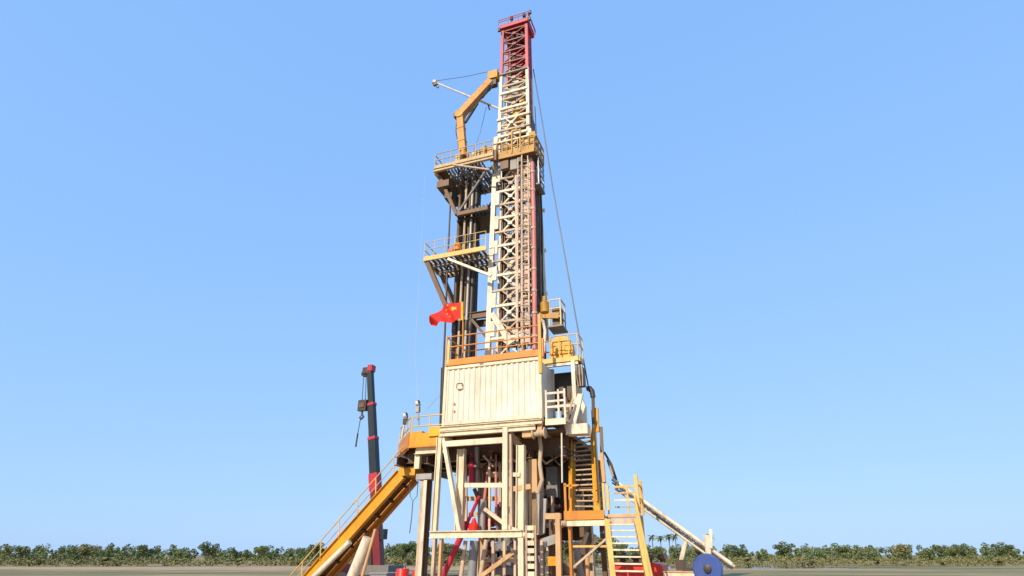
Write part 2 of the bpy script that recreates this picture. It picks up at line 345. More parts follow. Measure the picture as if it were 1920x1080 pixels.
for i in range(9):
    c = lerp(P(1003, 655, 2.3), P(998, 305, 2.3), .06 + .11 * i); part('pipe_clamp', MB().lathe(c, [(.16, -.06), (.16, .06)], n=10), 'pink', sp)
part('cable_tray', bar(P(970, 640, 2.5), P(967, 310, 2.5), .12, .05), 'pink', mast)
for zq in (8.4, 11.2, 14.2, 17.2, 20.2): part('cable_tray', bar(at_z(LB['fr'], zq) + V(-.62, -.2, 0), at_z(LB['fr'], zq) + V(.2, -.2, 0), .09, .09), 'pink', mast)

# travelling block, drilling lines
tb = thing('travelling_block', 'grey travelling block with a hook hanging low inside the mast', 'hoist block', V(-1.05, 3.25, 12.4))
part('block_body', MB().box((-1.5, 2.98, 14.4), (-.6, 3.5, 16.2)), 'bluegrey', tb)
part('side_plate', MB().prism([(-1.38, 2.9, 16.22), (-.72, 2.9, 16.22), (-.85, 2.9, 16.75), (-1.25, 2.9, 16.75)], (0, .7, 0)), 'grey', tb)
part('swivel', MB().lathe((-1.05, 3.25, 12.4), [(.12, 0), (.16, .5), (.34, .6), (.36, 1.1), (.25, 1.3), (.14, 1.5), (.14, 2.0)], n=14), 'midgrey', tb, True)
for i in range(6):
    u = -1.4 + .14 * i; single('drilling_line', tube([V(u, 3.3, 16.7), V(u, 3.35, 34.2)], .022, 5), 'wire', 'thin steel drilling line strung from the crown to the hanging block', 'wire rope', group='drilling lines inside the mast')
td = thing('hoisting_unit', 'yellow hoisting unit with grey guards high inside the upper mast', 'hoisting unit', V(-.8, 3.2, 26.4))
part('motor', MB().lathe((-.75, 3.2, 26.5), [(.2, 0), (.42, .1), (.42, .9), (.3, 1.0), (.3, 1.15)], n=16), 'bright', td, True)
part('gear_case', MB().box((-1.35, 2.98, 26.9), (-.98, 3.5, 28.1)), 'grey', td)
part('gear_case', MB().box((-.55, 2.9, 27.7), (-.2, 3.4, 28.5)), 'yellow', td)
part('guard', MB().box((-1.3, 3.0, 28.9), (-.5, 3.3, 29.7)), 'midgrey', td)
for q in ((-1.3, 3.1, 25.6), (-.5, 3.1, 26.0)): part('bail_link', tube([V(*q), V(q[0] + .1, 3.15, q[2] + 1.6)], .07, 6), 'pale', td)

# ------------------------------------------------------------ racking platform high on the mast
DZ = 23.25
rp = thing('racking_platform', 'high racking platform of dark fingers with cream and yellow guard rails', 'work platform', V(-3.6, 1.6, DZ))
part('front_beam', MB().ibeam((-5.66, 1.62, DZ - .12), (-1.75, 1.62, DZ - .12), .16, .24), 'rail', rp)
part('end_beam', MB().ibeam((-5.6, 1.72, DZ - .14), (-5.6, 4.6, DZ - .14), .2, .28), 'dusty', rp)
part('rear_beam', MB().ibeam((-5.4, 4.62, DZ - .14), (-2.2, 4.62, DZ - .14), .2, .3), 'brown', rp)
part('deck', MB().box((-5.48, 1.72, DZ - .1), (-4.95, 4.5, DZ - .05)), 'brown', rp)
for i in range(12):
    u = -4.8 + .2 * i; part('finger', bar((u, 1.9, DZ - .12), (u, 4.5, DZ - .12), .07, .14), 'bluegrey' if i % 3 else 'dark', rp)
for v in (2.4, 3.3, 4.05): part('cross_member', bar((-4.94, v, DZ - .29), (-2.2, v, DZ - .29), .09, .16), 'bluegrey', rp)
for i in range(5):
    u = -4.7 + .55 * i; part('under_brace', bar((u, 1.8, DZ - .45), (u + .5, 4.4, DZ - .45), .08, .1), 'brown' if i % 2 else 'grey', rp)
for i in range(6):
    u = -4.9 + .5 * i; part('under_brace', bar((u + .45, 1.8, DZ - .58), (u, 4.4, DZ - .58), .06, .08), 'midgrey', rp)
part('front_pipe', tube([P(850, 309, 1.5), P(918, 318, 1.5)], .06, 8), 'pink', rp)
part('corner_box', MB().box((-5.55, 1.9, DZ - 1.2), (-4.75, 3.1, DZ - .75)), 'brown', rp)
part('corner_box', MB().box((-5.2, 2.3, DZ - 1.8), (-4.7, 3.4, DZ - 1.24)), 'dark', rp)
for v in (2.1, 4.3):
    part('support_strut', bar((-5.45, v, DZ - .3), (-4.35, v + .3, DZ - 3.1), .2, .24), 'brown' if v < 3 else 'dark', rp)
    part('support_strut', bar((-4.3, v + .3, DZ - 3.1), (-2.35, v + .3, DZ - 3.1), .2, .24), 'brown', rp)
    part('support_strut', bar((-4.35, v + .3, DZ - 3.1), (-2.35, v, DZ - .5), .1, .12), 'midgrey', rp)
part('lower_board', MB().box((-4.5, 2.7, DZ - 3.35), (-2.5, 4.6, DZ - 3.24)), 'dark', rp)
for i in range(9): part('lower_finger', bar((-4.4 + .24 * i, 2.5, DZ - 2.9), (-4.4 + .24 * i, 4.7, DZ - 2.9), .09, .4), 'dark', rp)
railing(rp, (-5.6, 1.58, DZ), (-1.8, 1.58, DZ), 1.1, 8, 'rail', .03, .2)
railing(rp, (-5.66, 1.66, DZ), (-5.66, 4.6, DZ), 1.1, 4, 'rail', .03, .2, first=False)
railing(rp, (-5.6, 4.68, DZ), (-2.2, 4.68, DZ), 1.15, 6, 'grey', .03, .2, first=False)
for q, k, hh, m in (((-3.4, 1.7, DZ), .3, .5, 'ochre'), ((-3.0, 1.7, DZ), .3, .75, 'rail'), ((-2.62, 1.7, DZ), .35, .95, 'ochre'), ((-2.2, 1.7, DZ), .3, .8, 'ochre'), ((-1.86, 1.7, DZ - .3), .25, .7, 'brown')): part('tool_box', MB().box(q, (q[0] + k, q[1] + .3, q[2] + hh)), m, rp)
for q in ((-4.3, 1.7, DZ), (-4.1, 1.7, DZ), (-3.2, 1.75, DZ)): part('control_box', MB().box(q, (q[0] + .16, q[1] + .3, q[2] + .8)), 'pale', rp)
# yellow railed walkway round the front of the mast at the same level
mw = thing('mast_walkway', 'yellow railed walkway wrapped round the mast at racking platform height', 'walkway', V(-.4, 1.9, DZ - .1))
part('deck', MB().box((-1.6, 2.05, DZ - .1), (.6, 2.42, DZ - .02)), 'brown', mw)
part('deck', MB().box((.36, 2.44, DZ - .1), (.74, 3.6, DZ - .02)), 'brown', mw)
part('edge_beam', bar((-2.1, 2.0, DZ + .02), (.64, 2.0, DZ + .02), .08, .22), 'ochre', mw)
railing(mw, (-2.05, 2.0, DZ + .12), (.64, 2.0, DZ + .12), 1.0, 9, 'ochre', .04, .3)
railing(mw, (.74, 2.06, DZ), (.74, 3.55, DZ), 1.15, 4, 'ochre', .045, .3, first=False)
for q, k, m in (((-2.0, 2.1, .6), .42, 'pale'), ((-1.35, 2.1, .95), .5, 'ochre'), ((-.1, 2.1, 1.1), .36, 'rail'), ((.3, 2.1, 1.5), .4, 'ochre'), ((-.6, 2.1, .7), .3, 'rail')): part('tool_box', MB().box((q[0], q[1], DZ), (q[0] + k, q[1] + .28, DZ + q[2])), m, mw)
for q, k, m in (((-1.5, 2.1, -.75), .5, 'brown'), ((-.9, 2.15, -.9), .42, 'midgrey'), ((-.4, 2.1, -.5), .25, 'dark')): part('under_box', MB().box((q[0], q[1], DZ + q[2]), (q[0] + k, q[1] + .26, DZ - .12)), m, mw)
part('gate_frame', MB().bar((-.72, 1.96, DZ + .1), (-.72, 1.96, DZ + 1.7), .08).bar((-.2, 1.96, DZ + .1), (-.2, 1.96, DZ + 1.7), .08).bar((-.76, 1.96, DZ + 1.74), (-.16, 1.96, DZ + 1.74), .08), 'ochre', mw)
for v in (2.5, 3.5): part('hanger', bar((.72, v, DZ - 2.0), (.72, v, DZ - .12), .06), 'grey', mw)
for k in range(5): part('cage_rail', bar((.73, 2.5, DZ - .35 - .4 * k), (.73, 3.6, DZ - .35 - .4 * k), .05, .12), 'grey', mw)
part('lower_deck', MB().box((.3, 2.45, DZ - 2.1), (.78, 3.6, DZ - 2.0)), 'midgrey', mw)

# yellow folding arm crane standing on the racking platform, reaching back to the mast
ac = thing('pipe_handling_arm', 'yellow folding pipe handling arm standing on the racking platform', 'handling arm', P(868, 292, 2.2))
A, B, C = P(868, 284, 2.2), P(863, 216, 2.2), P(924, 150, 2.6)
part('base_post', MB().lathe(P(869, 296, 2.2), [(.32, 0), (.32, .25), (.2, .35), (.18, .6)], n=14), 'orange', ac, True)
part('lower_arm', MB().bar(A, B, .44, .36), 'amber', ac)
part('upper_arm', MB().bar(B + V(.1, 0, .1), lerp(B, C, .94), .52, .40), 'amber', ac)
part('elbow_joint', MB().lathe(B + V(0, -.26, 0), [(.1, 0), (.3, .02), (.3, .50), (.1, .52)], (0, 1, 0), 16), 'amber', ac, True)
part('elbow_lug', MB().bar(B + V(-.42, 0, .02), B + V(-.1, 0, .05), .3, .3), 'brown', ac)
part('tip_bracket', MB().box(C + V(-.25, -.3, -.1), C + V(.42, .2, .55)), 'amber', ac)
part('tip_bracket', MB().box(C + V(-.1, -.2, -.6), C + V(.3, .15, -.12)), 'dark', ac)
part('ram', tube([lerp(A, B, .75) + V(.32, -.02, 0), lerp(B, C, .42) + V(.26, -.02, -.38)], .09, 8), 'dark', ac)
part('hose', tube([lerp(B, C, t) + V(.2, -.28, -.16 - .5 * math.sin(math.pi * t)) for t in [0.15 + .08 * i for i in range(11)]], .03, 6), 'rubber', ac)
part('ram', tube([lerp(B, C, .55) + V(.28, -.1, -.36), lerp(B, C, .97) + V(.2, -.1, -.45)], .08, 8), 'dark', ac)
for o_ in (-.16, .16): part('hose', tube([lerp(A, B, t) + V(-.26 + .05 * math.sin(t * 9), o_, 0) for t in [.05 + .1 * i for i in range(10)]], .03, 6), 'rubber', ac)
for t in (.2, .4, .6, .8): part('arm_band', MB().bar(lerp(B, C, t), lerp(B, C, t + .03), .56, .45), 'orange', ac)
for t in (.25, .6): part('arm_band', MB().bar(lerp(A, B, t), lerp(A, B, t + .05), .48, .41), 'orange', ac)

# white jib pole behind the arm
J0, J1 = P(938, 205, 3.0), P(815, 154, 3.0)
jb = thing('jib_pole', 'slim white jib pole slanting out of the upper mast with a stay wire', 'jib', J0)
part('pole', MB().tube([J0, J1], .075, 8, .055), 'white', jb, True)
part('tip_sheave', MB().lathe(J1 + V(.05, -.1, -.15), [(.05, 0), (.2, .02), (.15, .1), (.2, .18), (.05, .2)], (0, 1, 0), 14), 'dark', jb, True)
part('tip_head', MB().bar(J1 + V(-.1, 0, .1), J1 + V(.1, 0, -.04), .2), 'white', jb)
part('stay_wire', tube([J1 + V(0, 0, .1), lerp(J1, P(936, 130, 3.0), .5) + V(0, 0, -.06), P(936, 130, 3.0)], .018, 5), 'wire', jb)
part('load_hook', MB().tube([J1 + V(.18, 0, -.2), J1 + V(.18, 0, -.55), J1 + V(.28, 0, -.65), J1 + V(.36, 0, -.55)], .04, 6), 'dark', jb)
part('stay_wire', tube([P(915, 195, 3.0), P(918, 206, 3.0)], .05, 5), 'dark', jb)

# ------------------------------------------------------------ middle platform
MZ = 17.05
mp_ = thing('stabbing_platform', 'cantilevered mid height platform with pale yellow rails and a dark strut', 'work platform', V(-3.9, 1.6, MZ))
part('edge_beam', MB().bar((-5.88, 1.6, MZ - .07), (-2.05, 1.6, MZ - .07), .1, .16), 'pale', mp_)
part('end_beam', MB().bar((-5.84, 1.66, MZ - .08), (-5.84, 3.9, MZ - .08), .1, .18), 'pale', mp_)
part('rear_beam', MB().bar((-5.78, 3.86, MZ - .1), (-2.2, 3.86, MZ - .1), .1, .18), 'brown', mp_)
for i in range(13): part('deck_grating', bar((-5.7 + .28 * i, 1.67, MZ - .06), (-5.7 + .28 * i, 3.78, MZ - .06), .14, .05), 'brown', mp_)
for v in (2.2, 3.0): part('joist', MB().ibeam((-5.78, v, MZ - .22), (-2.15, v, MZ - .22), .12, .2), 'midgrey', mp_)
for v in (1.75, 3.7):
    part('support_strut', bar((-5.7, v, MZ - .2), (-4.35, v + .35, 13.7), .24, .24), 'brown', mp_)
part('support_strut', bar((-5.5, 2.9, MZ - .32), (-4.35, 3.2, 13.8), .12, .12), 'brown', mp_)
part('knee_brace', bar(P(840, 484, 1.62) + V(0, 0, -.05), P(921, 517, 1.9), .12, .14), 'white', mp_)
railing(mp_, (-5.86, 1.58, MZ), (-2.1, 1.58, MZ), 1.05, 7, 'pale', .022, .12)
railing(mp_, (-5.88, 1.64, MZ), (-5.88, 3.9, MZ), 1.05, 3, 'pale', .025, .12, first=False)
railing(mp_, (-5.84, 3.92, MZ), (-2.2, 3.92, MZ), 1.05, 6, 'pale', .022, .12, first=False)
single('canvas_bag', MB().lathe(P(857, 474, 1.9), [(.2, 0), (.3, .1), (.28, .4), (.15, .55), (.08, .72)], n=10), 'orange', 'red orange canvas bag hung on the rail of the mid height platform', 'bag', smooth=True)
single('folded_tarpaulin', MB().lathe(P(846, 475, 1.75), [(.18, 0), (.22, .08), (.2, .22), (.1, .3)], n=8), 'rosy', 'small folded reddish tarpaulin on the mid height platform edge', 'tarpaulin', smooth=True)

# ------------------------------------------------------------ racked drill pipe
pipes = [(861, 849, 3.05, 'brown', .10), (867, 856, 3.35, 'brown', .085), (872, 859, 2.8, 'dusty', .07), (880, 867, 3.1, 'brown', .10),
         (884, 872, 2.85, 'grey', .085), (892, 880, 3.0, 'dark', .12), (895, 885, 3.2, 'dark', .11), (888, 877, 3.75, 'brown', .08),
         (864, 852, 4.0, 'dark', .09), (876, 864, 3.9, 'dark', .10), (889, 872, 4.2, 'midgrey', .09), (898, 889, 3.8, 'dark', .09), (883, 870, 4.3, 'dark', .10)]
plab = ['outermost brown drill pipe stand at the left of the rack', 'slim brown drill pipe stand second from the left in the rack', 'grey brown drill pipe stand third from the left in the rack',
        'thick brown drill pipe stand in the middle of the rack', 'slim pale grey drill pipe stand catching light in the rack', 'thickest black drill pipe stand near the mast',
        'black drill pipe stand nearest the white mast leg', 'slim brown drill pipe stand behind the black ones', 'dark drill pipe stand close behind the outermost brown one', 'dark drill pipe stand in the second row of the rack',
        'grey drill pipe stand deep at the back of the rack', 'dark drill pipe stand furthest right in the back row', 'black drill pipe stand hidden deepest behind the middle of the rack']
for (a, b, v, m, r), lb in zip(pipes, plab):
    p, q = P(a, 405, v), P(b, 655, v); d = (p - q).normalized(); q2 = q - d * ((q.z - FLOOR - .02) / d.z); p2 = q + d * ((DZ + .9 - q.z) / d.z)
    o = thing('drill_pipe', lb, 'drill pipe', q2, 'drill pipe stands racked beside the mast')
    part('pipe', tube([q2, p2], r, 10), m, o, True)
    for zz in (FLOOR + .3, 13.2, 18.6):
        c = q2 + d * ((zz - q2.z) / d.z); part('tool_joint', MB().lathe(c, [(r, -.3), (r * 1.25, -.22), (r * 1.25, .22), (r, .3)], d, 10), 'dark', o, True)
single('tong_line', tube([P(846, 345, 2.4), P(839, 500, 2.3), P(833, 650, 2.2), P(827, 802, 2.1)], .06, 6), 'dark', 'long dark hanging line left of the racked pipe and container', 'line')
single('counterweight_tube', tube([P(831, 690, 2.0), P(828, 800, 2.0)], .12, 8), 'dark', 'dark upright tube standing close to the left end of the container', 'tube')

# ------------------------------------------------------------ doghouse container
U0, U1, D1 = -3.36, 1.36, 2.15
dh = thing('container', 'cream corrugated container cabin with orange railed roof under the mast', 'container', V(-1, 1.0, 7.2))
ZB, ZT = 7.42, 9.86
def corr(u0, u1, v, zb, zt, n, dep):
    mb = MB(); pts = []; wv = (u1 - u0) / n
    for i in range(n):
        for t, d in ((0, 0), (.36, 0), (.5, dep), (.86, dep)): pts.append((u0 + (i + t) * wv, v + d))
    pts.append((u1, v)); k = len(pts)
    mb.add([(a, b, zb) for a, b in pts] + [(a, b, zt) for a, b in pts], [(i, i + 1, k + i + 1, k + i) for i in range(k - 1)]); return mb
part('front_wall', corr(U0 + .1, U1 - .12, .04, ZB, ZT, 17, .045), 'panel', dh)
part('rear_wall', corr(U0 + .1, U1 - .12, D1 - .06, ZB, ZT, 17, .045), 'panel', dh)
for u in (U0 + .06, U1 - .08): part('end_wall', MB().box((u - .02, .14, ZB), (u + .02, D1 - .14, ZT)), 'panel', dh)
for u in (U0 + .05, U1 - .06):
    for v in (.06, D1 - .06): part('corner_post', MB().bar((u, v, 7.24), (u, v, 9.98), .13, .13), 'cream', dh)
for zz in (7.33, 9.92):
    for v in (.045, D1 - .045): part('wall_rail', bar((U0 + .12, v, zz), (U1 - .13, v, zz), .1, .15), 'cream', dh)
part('roof', MB().box((U0 + .12, .1, 9.86), (U1 - .13, D1 - .1, 9.9)), 'cream', dh)
part('floor_panel', MB().box((U0 + .12, .1, 7.3), (U1 - .13, D1 - .1, 7.36)), 'brown', dh)
part('roof_edge_beam', bar((U0 + .03, -.01, 10.16), (U1 - .06, -.01, 10.16), .1, .3), 'orange', dh)
part('roof_edge_beam', bar((U0 + .03, .06, 10.16), (U0 + .03, D1, 10.16), .1, .3), 'orange', dh)
railing(dh, (U0 + .04, -.01, 10.32), (U1 - .07, -.01, 10.32), 1.15, 4, 'orange', .035, 0)
railing(dh, (U0 + .04, D1, 10.2), (U1 - .07, D1, 10.2), 1.25, 4, 'orange', .035, 0)
railing(dh, (U0 + .04, .06, 10.32), (U0 + .04, D1 - .06, 10.32), 1.15, 3, 'orange', .035, 0, first=False, last=False)
part('roof_post', bar((U0 + .16, -.02, 10.1), (U0 + .16, -.02, 11.25), .12, .1), 'pale', dh)
part('roof_post', bar((U1 - .02, -.02, 9.2), (U1 - .02, -.02, 12.0), .14, .1), 'yellow', dh)
pq = P(862, 724, -.02)
pl = part('placard', MB().box((pq.x - .15, -.035, pq.z - .13), (pq.x + .15, -.02, pq.z + .13)), 'cream', dh)
part('placard_border', MB().bar((pq.x - .15, -.045, pq.z + .12), (pq.x + .15, -.045, pq.z + .12), .012, .035).bar((pq.x - .14, -.045, pq.z - .1), (pq.x - .14, -.045, pq.z + .1), .012, .035, (1, 0, 0)).bar((pq.x + .13, -.045, pq.z - .02), (pq.x + .13, -.045, pq.z + .1), .012, .035, (1, 0, 0)), 'ink', pl)
pq = P(903, 681, -.02); part('lifting_lug', MB().box((pq.x - .1, -.03, pq.z - .05), (pq.x + .08, .02, pq.z + .05)), 'midgrey', dh)
for px, py in ((851, 756), (851, 770), (843, 686)):
    pq = P(px, py, 0); part('vent', MB().box((pq.x - .05, -.03, pq.z - .03), (pq.x + .05, .03, pq.z + .03)), 'dusty', dh)
part('drain_pipe', tube([P(1013, 682, .2), P(1016, 782, .2)], .07, 8), 'white', dh, True)

# flag on the container roof
FP = P(868, 662, -.12)
fl = thing('flag', 'red flag with yellow stars flying left from a pole on the container roof', 'flag', FP)
part('flagpole', tube([FP, P(868, 566, -.12)], .035, 8), 'orange', fl, True)
top = [(868, 567), (856, 567), (845, 569), (833, 574), (821, 583), (812, 593), (805, 606)]
bot = [(868, 598), (857, 601), (847, 603), (836, 606), (825, 608), (815, 609), (804, 611)]
def flag_pt(s, t, off=0):
    i = min(int(s * 6), 5); f = s * 6 - i
    a = lerp(P(*top[i], -.12), P(*top[i + 1], -.12), f); b = lerp(P(*bot[i], -.12), P(*bot[i + 1], -.12), f)
    p = lerp(a, b, t); p.y += .24 * math.sin(s * 13 + t * 3.2) * s ** .5 + off - .1 * s; p.z += .05 * math.sin(s * 13 + 1) * (1 - .5 * t); return p
mb = MB(); NU, NV = 30, 10
mb.add([flag_pt(i / NU, j / NV) for i in range(NU + 1) for j in range(NV + 1)], [(i * (NV + 1) + j, (i + 1) * (NV + 1) + j, (i + 1) * (NV + 1) + j + 1, i * (NV + 1) + j + 1) for i in range(NU) for j in range(NV)])
part('flag_cloth', mb, 'flag', fl, True)
def star(cs, ct_, r, rot):
    pts = []
    for k in range(10):
        a = rot + math.pi * k / 5; rr = r if k % 2 == 0 else r * .42
        pts.append((cs + rr * math.cos(a) * .62, ct_ + rr * math.sin(a)))
    m_ = MB(); m_.add([flag_pt(max(cs, 0), ct_, -.02)] + [flag_pt(max(a, 0), b, -.02) for a, b in pts], [(0, 1 + k, 1 + (k + 1) % 10) for k in range(10)]); return m_
part('flag_star', star(.23, .34, .17, -1.2), 'star', fl)
for s_, t_, q in ((.44, .12, .3), (.52, .28, .8), (.52, .48, .1), (.44, .66, .5)): part('flag_star', star(s_ - .06, t_, .06, q), 'star', fl)
part('hoist_edge', bar(P(866, 567, -.15), P(866, 600, -.15), .09, .03), 'star', fl)

# ------------------------------------------------------------ support frame under the container
sf = thing('support_frame', 'cream steel frame of posts and beams holding up the container', 'support frame', V(-1.3, 0, 0))
part('beam', MB().ibeam((U0 - .1, .02, 7.1), (U1 - .02, .02, 7.1), .2, .2), 'cream', sf)
part('beam', MB().ibeam((U0 - .08, -.01, 6.86), (U1 - .3, -.01, 6.86), .2, .22), 'cream', sf)
part('beam', bar((U0 + .25, -.0, 6.42), (-.4, -.0, 6.42), .16, .24), 'cream', sf)
part('beam', MB().ibeam((U0 - .1, 2.0, 7.0), (U1 - .02, 2.0, 7.0), .2, .3), 'dusty', sf)
for u in (U0 + .1, -.28, U1 - .2): part('beam', MB().ibeam((u, .16, 6.86), (u, 1.88, 6.86), .2, .24), 'dusty', sf)
for zz in (2.75,):
    part('beam', MB().ibeam((-3.62, -.03, zz), (.44, -.03, zz), .22, .27), 'cream', sf)
part('beam', bar(P(872, 910, 0), P(944, 910, 0), .12, .18), 'cream', sf)
part('leg', MB().ibeam((-3.45, 0, 2.9), (-3.42, 0, 6.73), .2, .24, .03, (1, 0, 0)), 'cream', sf)
part('leg', bar(P(832, 822, .05), P(863, 1002, .05), .16, .2), 'cream', sf)
part('leg', MB().ibeam(P(866, 842, .5), P(861, 1000, .5), .26, .34, .03, (1, 0, 0)), 'cream', sf)
part('leg', bar((-.28, -.02, 2.9), (-.28, -.02, 6.95), .22, .2), 'cream', sf)
part('leg', bar(P(958, 815, .1), P(960, 1002, .1), .1, .2), 'dusty', sf)
part('leg', MB().ibeam(P(977, 835, .2), P(976, 1004, .2), .3, .34, .03, (1, 0, 0)), 'cream', sf)
part('leg', bar((.4, -.03, 0), (.4, -.03, 2.6), .22, .2), 'cream', sf)
part('leg', bar((-3.4, .0, 0), (-3.4, .0, 2.6), .12, .2), 'dusty', sf); part('leg', bar((-3.12, .05, 0), (-3.12, .05, 2.6), .1, .2), 'tan', sf)
part('leg', bar(P(1000, 862, .9), P(1003, 1003, .9), .38, .3), 'tan', sf)
part('leg', bar(P(1005, 925, .8), P(1003, 1000, .8), .34, .1), 'grey', sf)
part('brace', bar(P(955, 812, .1), P(985, 850, 1.2), .2, .2), 'dusty', sf)
part('brace', bar(P(948, 985, .05), P(985, 1003, .05), .1, .14), 'cream', sf)
part('brace', bar(P(955, 890, .15), P(975, 890, .15), .1, .16), 'cream', sf)
part('brace', bar(P(955, 918, .15), P(995, 912, .3), .12, .2), 'tan', sf)

# ------------------------------------------------------------ rig floor
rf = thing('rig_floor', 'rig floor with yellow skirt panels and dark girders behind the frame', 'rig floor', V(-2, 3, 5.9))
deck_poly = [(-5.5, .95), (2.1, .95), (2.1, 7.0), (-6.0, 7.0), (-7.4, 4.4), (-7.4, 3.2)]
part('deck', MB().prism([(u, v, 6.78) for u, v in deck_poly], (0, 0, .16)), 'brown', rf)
for i, (a, b) in enumerate((((-5.5, .93), (-3.6, .93)), ((-5.56, .96), (-7.42, 3.2)))):
    part('skirt_panel', bar((a[0], a[1], 6.88), (b[0], b[1], 6.88 - .1 * i), .06, .62 + .2 * i), 'yellow' if i == 0 else 'orange', rf)
    part('skirt_flange', bar((a[0], a[1] - .05, 6.55), (b[0], b[1] - .05, 6.55), .12, .06), 'orange', rf)
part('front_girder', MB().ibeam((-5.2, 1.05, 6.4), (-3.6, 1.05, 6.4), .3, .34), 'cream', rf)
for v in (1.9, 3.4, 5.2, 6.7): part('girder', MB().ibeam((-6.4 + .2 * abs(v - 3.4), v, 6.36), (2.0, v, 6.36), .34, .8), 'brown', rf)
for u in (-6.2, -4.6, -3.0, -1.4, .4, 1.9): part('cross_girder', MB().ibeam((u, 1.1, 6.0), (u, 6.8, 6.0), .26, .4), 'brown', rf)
railing(rf, (-5.45, 1.0, 6.96), (-3.6, 1.0, 6.96), 1.05, 3, 'pale', .03, 0)
railing(rf, (-5.6, 1.05, 6.96), (-7.4, 3.2, 6.96), 1.05, 4, 'pale', .03, 0)
part('skirt_step', bar((-4.45, 1.1, 7.2), (-3.6, 1.1, 7.2), .6, .42), 'bright', rf)
part('skirt_step', bar((-5.5, 1.2, 7.15), (-4.9, 1.2, 7.15), .4, .3), 'yellow', rf)
part('under_bracket', MB().bar((-5.1, 1.15, 5.6), (-5.1, 1.15, 6.2), .26, .2), 'cream', rf)
part('under_bracket', MB().box((-6.6, 2.0, 6.0), (-5.6, 3.0, 6.6)), 'dark', rf)
part('under_bracket', MB().box((-6.9, 2.9, 5.7), (-5.3, 4.0, 6.2)), 'dark', rf)
for u, h in ((-4.3, .5), (-2.3, .9)): part('under_pipe', tube([V(u, 1.6, 6.5), V(u, 1.6, 6.5 - h)], .12, 8), 'grey', rf)
for i in range(7):
    u = -2.6 + .62 * i; part('under_pipe', tube([V(u, 1.3 + .3 * (i % 3), 6.1), V(u + .5, 1.6, 5.5 + .1 * (i % 2)), V(u + .9, 2.2, 6.0)], .05, 6), 'dusty' if i % 2 else 'dark', rf)
pc = thing('floor_column', 'weathered pale column holding up the left end of the rig floor', 'column', P(794, 1120, 1.2))
part('shaft', MB().bar(V(P(797, 900, 1.3).x, 1.3, 0), P(797, 900, 1.3), .24, .3), 'dusty', pc); part('front_flange', bar(V(P(798, 900, 1.12).x, 1.12, 0), P(798, 900, 1.12), .16, .04), 'white', pc)
part('shade_flange', MB().bar(V(P(806, 900, 1.5).x, 1.5, 0), P(806, 900, 1.5), .12, .3), 'brown', pc)  # brown stands for the shade on the column's right side
part('capital', MB().box(P(797, 900, 1.3) + V(-.35, -.25, 0), P(797, 900, 1.3) + V(.45, .4, .25)), 'grey', pc)
# rear legs and box girders of the substructure
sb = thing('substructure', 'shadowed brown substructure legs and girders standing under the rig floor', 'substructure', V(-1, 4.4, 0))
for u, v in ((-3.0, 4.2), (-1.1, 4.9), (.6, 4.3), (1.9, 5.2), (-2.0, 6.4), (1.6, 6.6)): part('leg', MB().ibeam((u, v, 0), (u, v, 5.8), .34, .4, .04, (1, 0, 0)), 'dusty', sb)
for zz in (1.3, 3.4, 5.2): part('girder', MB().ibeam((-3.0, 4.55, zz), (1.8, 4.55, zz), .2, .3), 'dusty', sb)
part('shade_backdrop', MB().box((-2.7, 5.6, 2.6), (1.9, 5.66, 5.9)), 'brown', sb)  # brown sheet added to deepen the shade under the floor
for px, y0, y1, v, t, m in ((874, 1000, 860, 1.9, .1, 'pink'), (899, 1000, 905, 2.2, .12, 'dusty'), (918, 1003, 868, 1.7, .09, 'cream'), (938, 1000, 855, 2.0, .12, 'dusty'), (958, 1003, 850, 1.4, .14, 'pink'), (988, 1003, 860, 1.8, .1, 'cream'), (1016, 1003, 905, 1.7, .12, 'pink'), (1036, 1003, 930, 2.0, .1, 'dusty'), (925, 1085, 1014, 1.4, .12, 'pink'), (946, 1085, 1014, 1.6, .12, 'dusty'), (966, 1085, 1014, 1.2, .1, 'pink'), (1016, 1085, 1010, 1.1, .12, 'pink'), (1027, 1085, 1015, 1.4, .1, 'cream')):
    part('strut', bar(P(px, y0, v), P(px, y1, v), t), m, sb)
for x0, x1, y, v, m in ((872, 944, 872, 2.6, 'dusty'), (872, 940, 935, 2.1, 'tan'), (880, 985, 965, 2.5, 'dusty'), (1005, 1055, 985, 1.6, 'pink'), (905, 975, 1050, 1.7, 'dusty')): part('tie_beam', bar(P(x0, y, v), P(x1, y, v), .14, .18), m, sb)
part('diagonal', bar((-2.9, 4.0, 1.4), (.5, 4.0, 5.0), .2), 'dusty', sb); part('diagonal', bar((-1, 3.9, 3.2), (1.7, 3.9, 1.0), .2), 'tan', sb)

# ------------------------------------------------------------ well equipment under the floor
bo = thing('blowout_preventer', 'stacked grey blowout preventer on the wellhead beneath the rig floor', 'blowout preventer', V(-1.1, 2.6, 0))
part('stack_body', MB().lathe((-1.1, 2.6, 0), [(.35, 0), (.35, 1.2), (.62, 1.25), (.62, 1.5), (.42, 1.55), (.42, 2.1), (.7, 2.15), (.7, 2.4), (.5, 2.5), (.6, 3.3), (.5, 3.6), (.3, 3.7), (.28, 5.2), (.4, 5.25), (.4, 5.5)], n=22), 'bluegrey', bo, True)
for zz in (1.9, 2.8): part('ram_bonnet', MB().box((-2.2, 2.3, zz - .28), (-1.55, 2.9, zz + .28)), 'midgrey', bo); part('ram_bonnet', MB().box((-.65, 2.3, zz - .28), (.0, 2.9, zz + .28)), 'midgrey', bo)
for k, (u, m) in enumerate(((-1.9, 'rosy'), (-.4, 'grey'))): part('choke_line', tube([V(u, 2.2, 2.0), V(u - .2, 1.9, 2.6), V(u - .1, 1.8, 3.9), V(u, 2.0, 5.6)], .07, 8), m, bo, True)
part('valve_block', MB().box((-2.1, 1.7, 3.1), (-1.6, 2.1, 3.5)), 'red', bo)
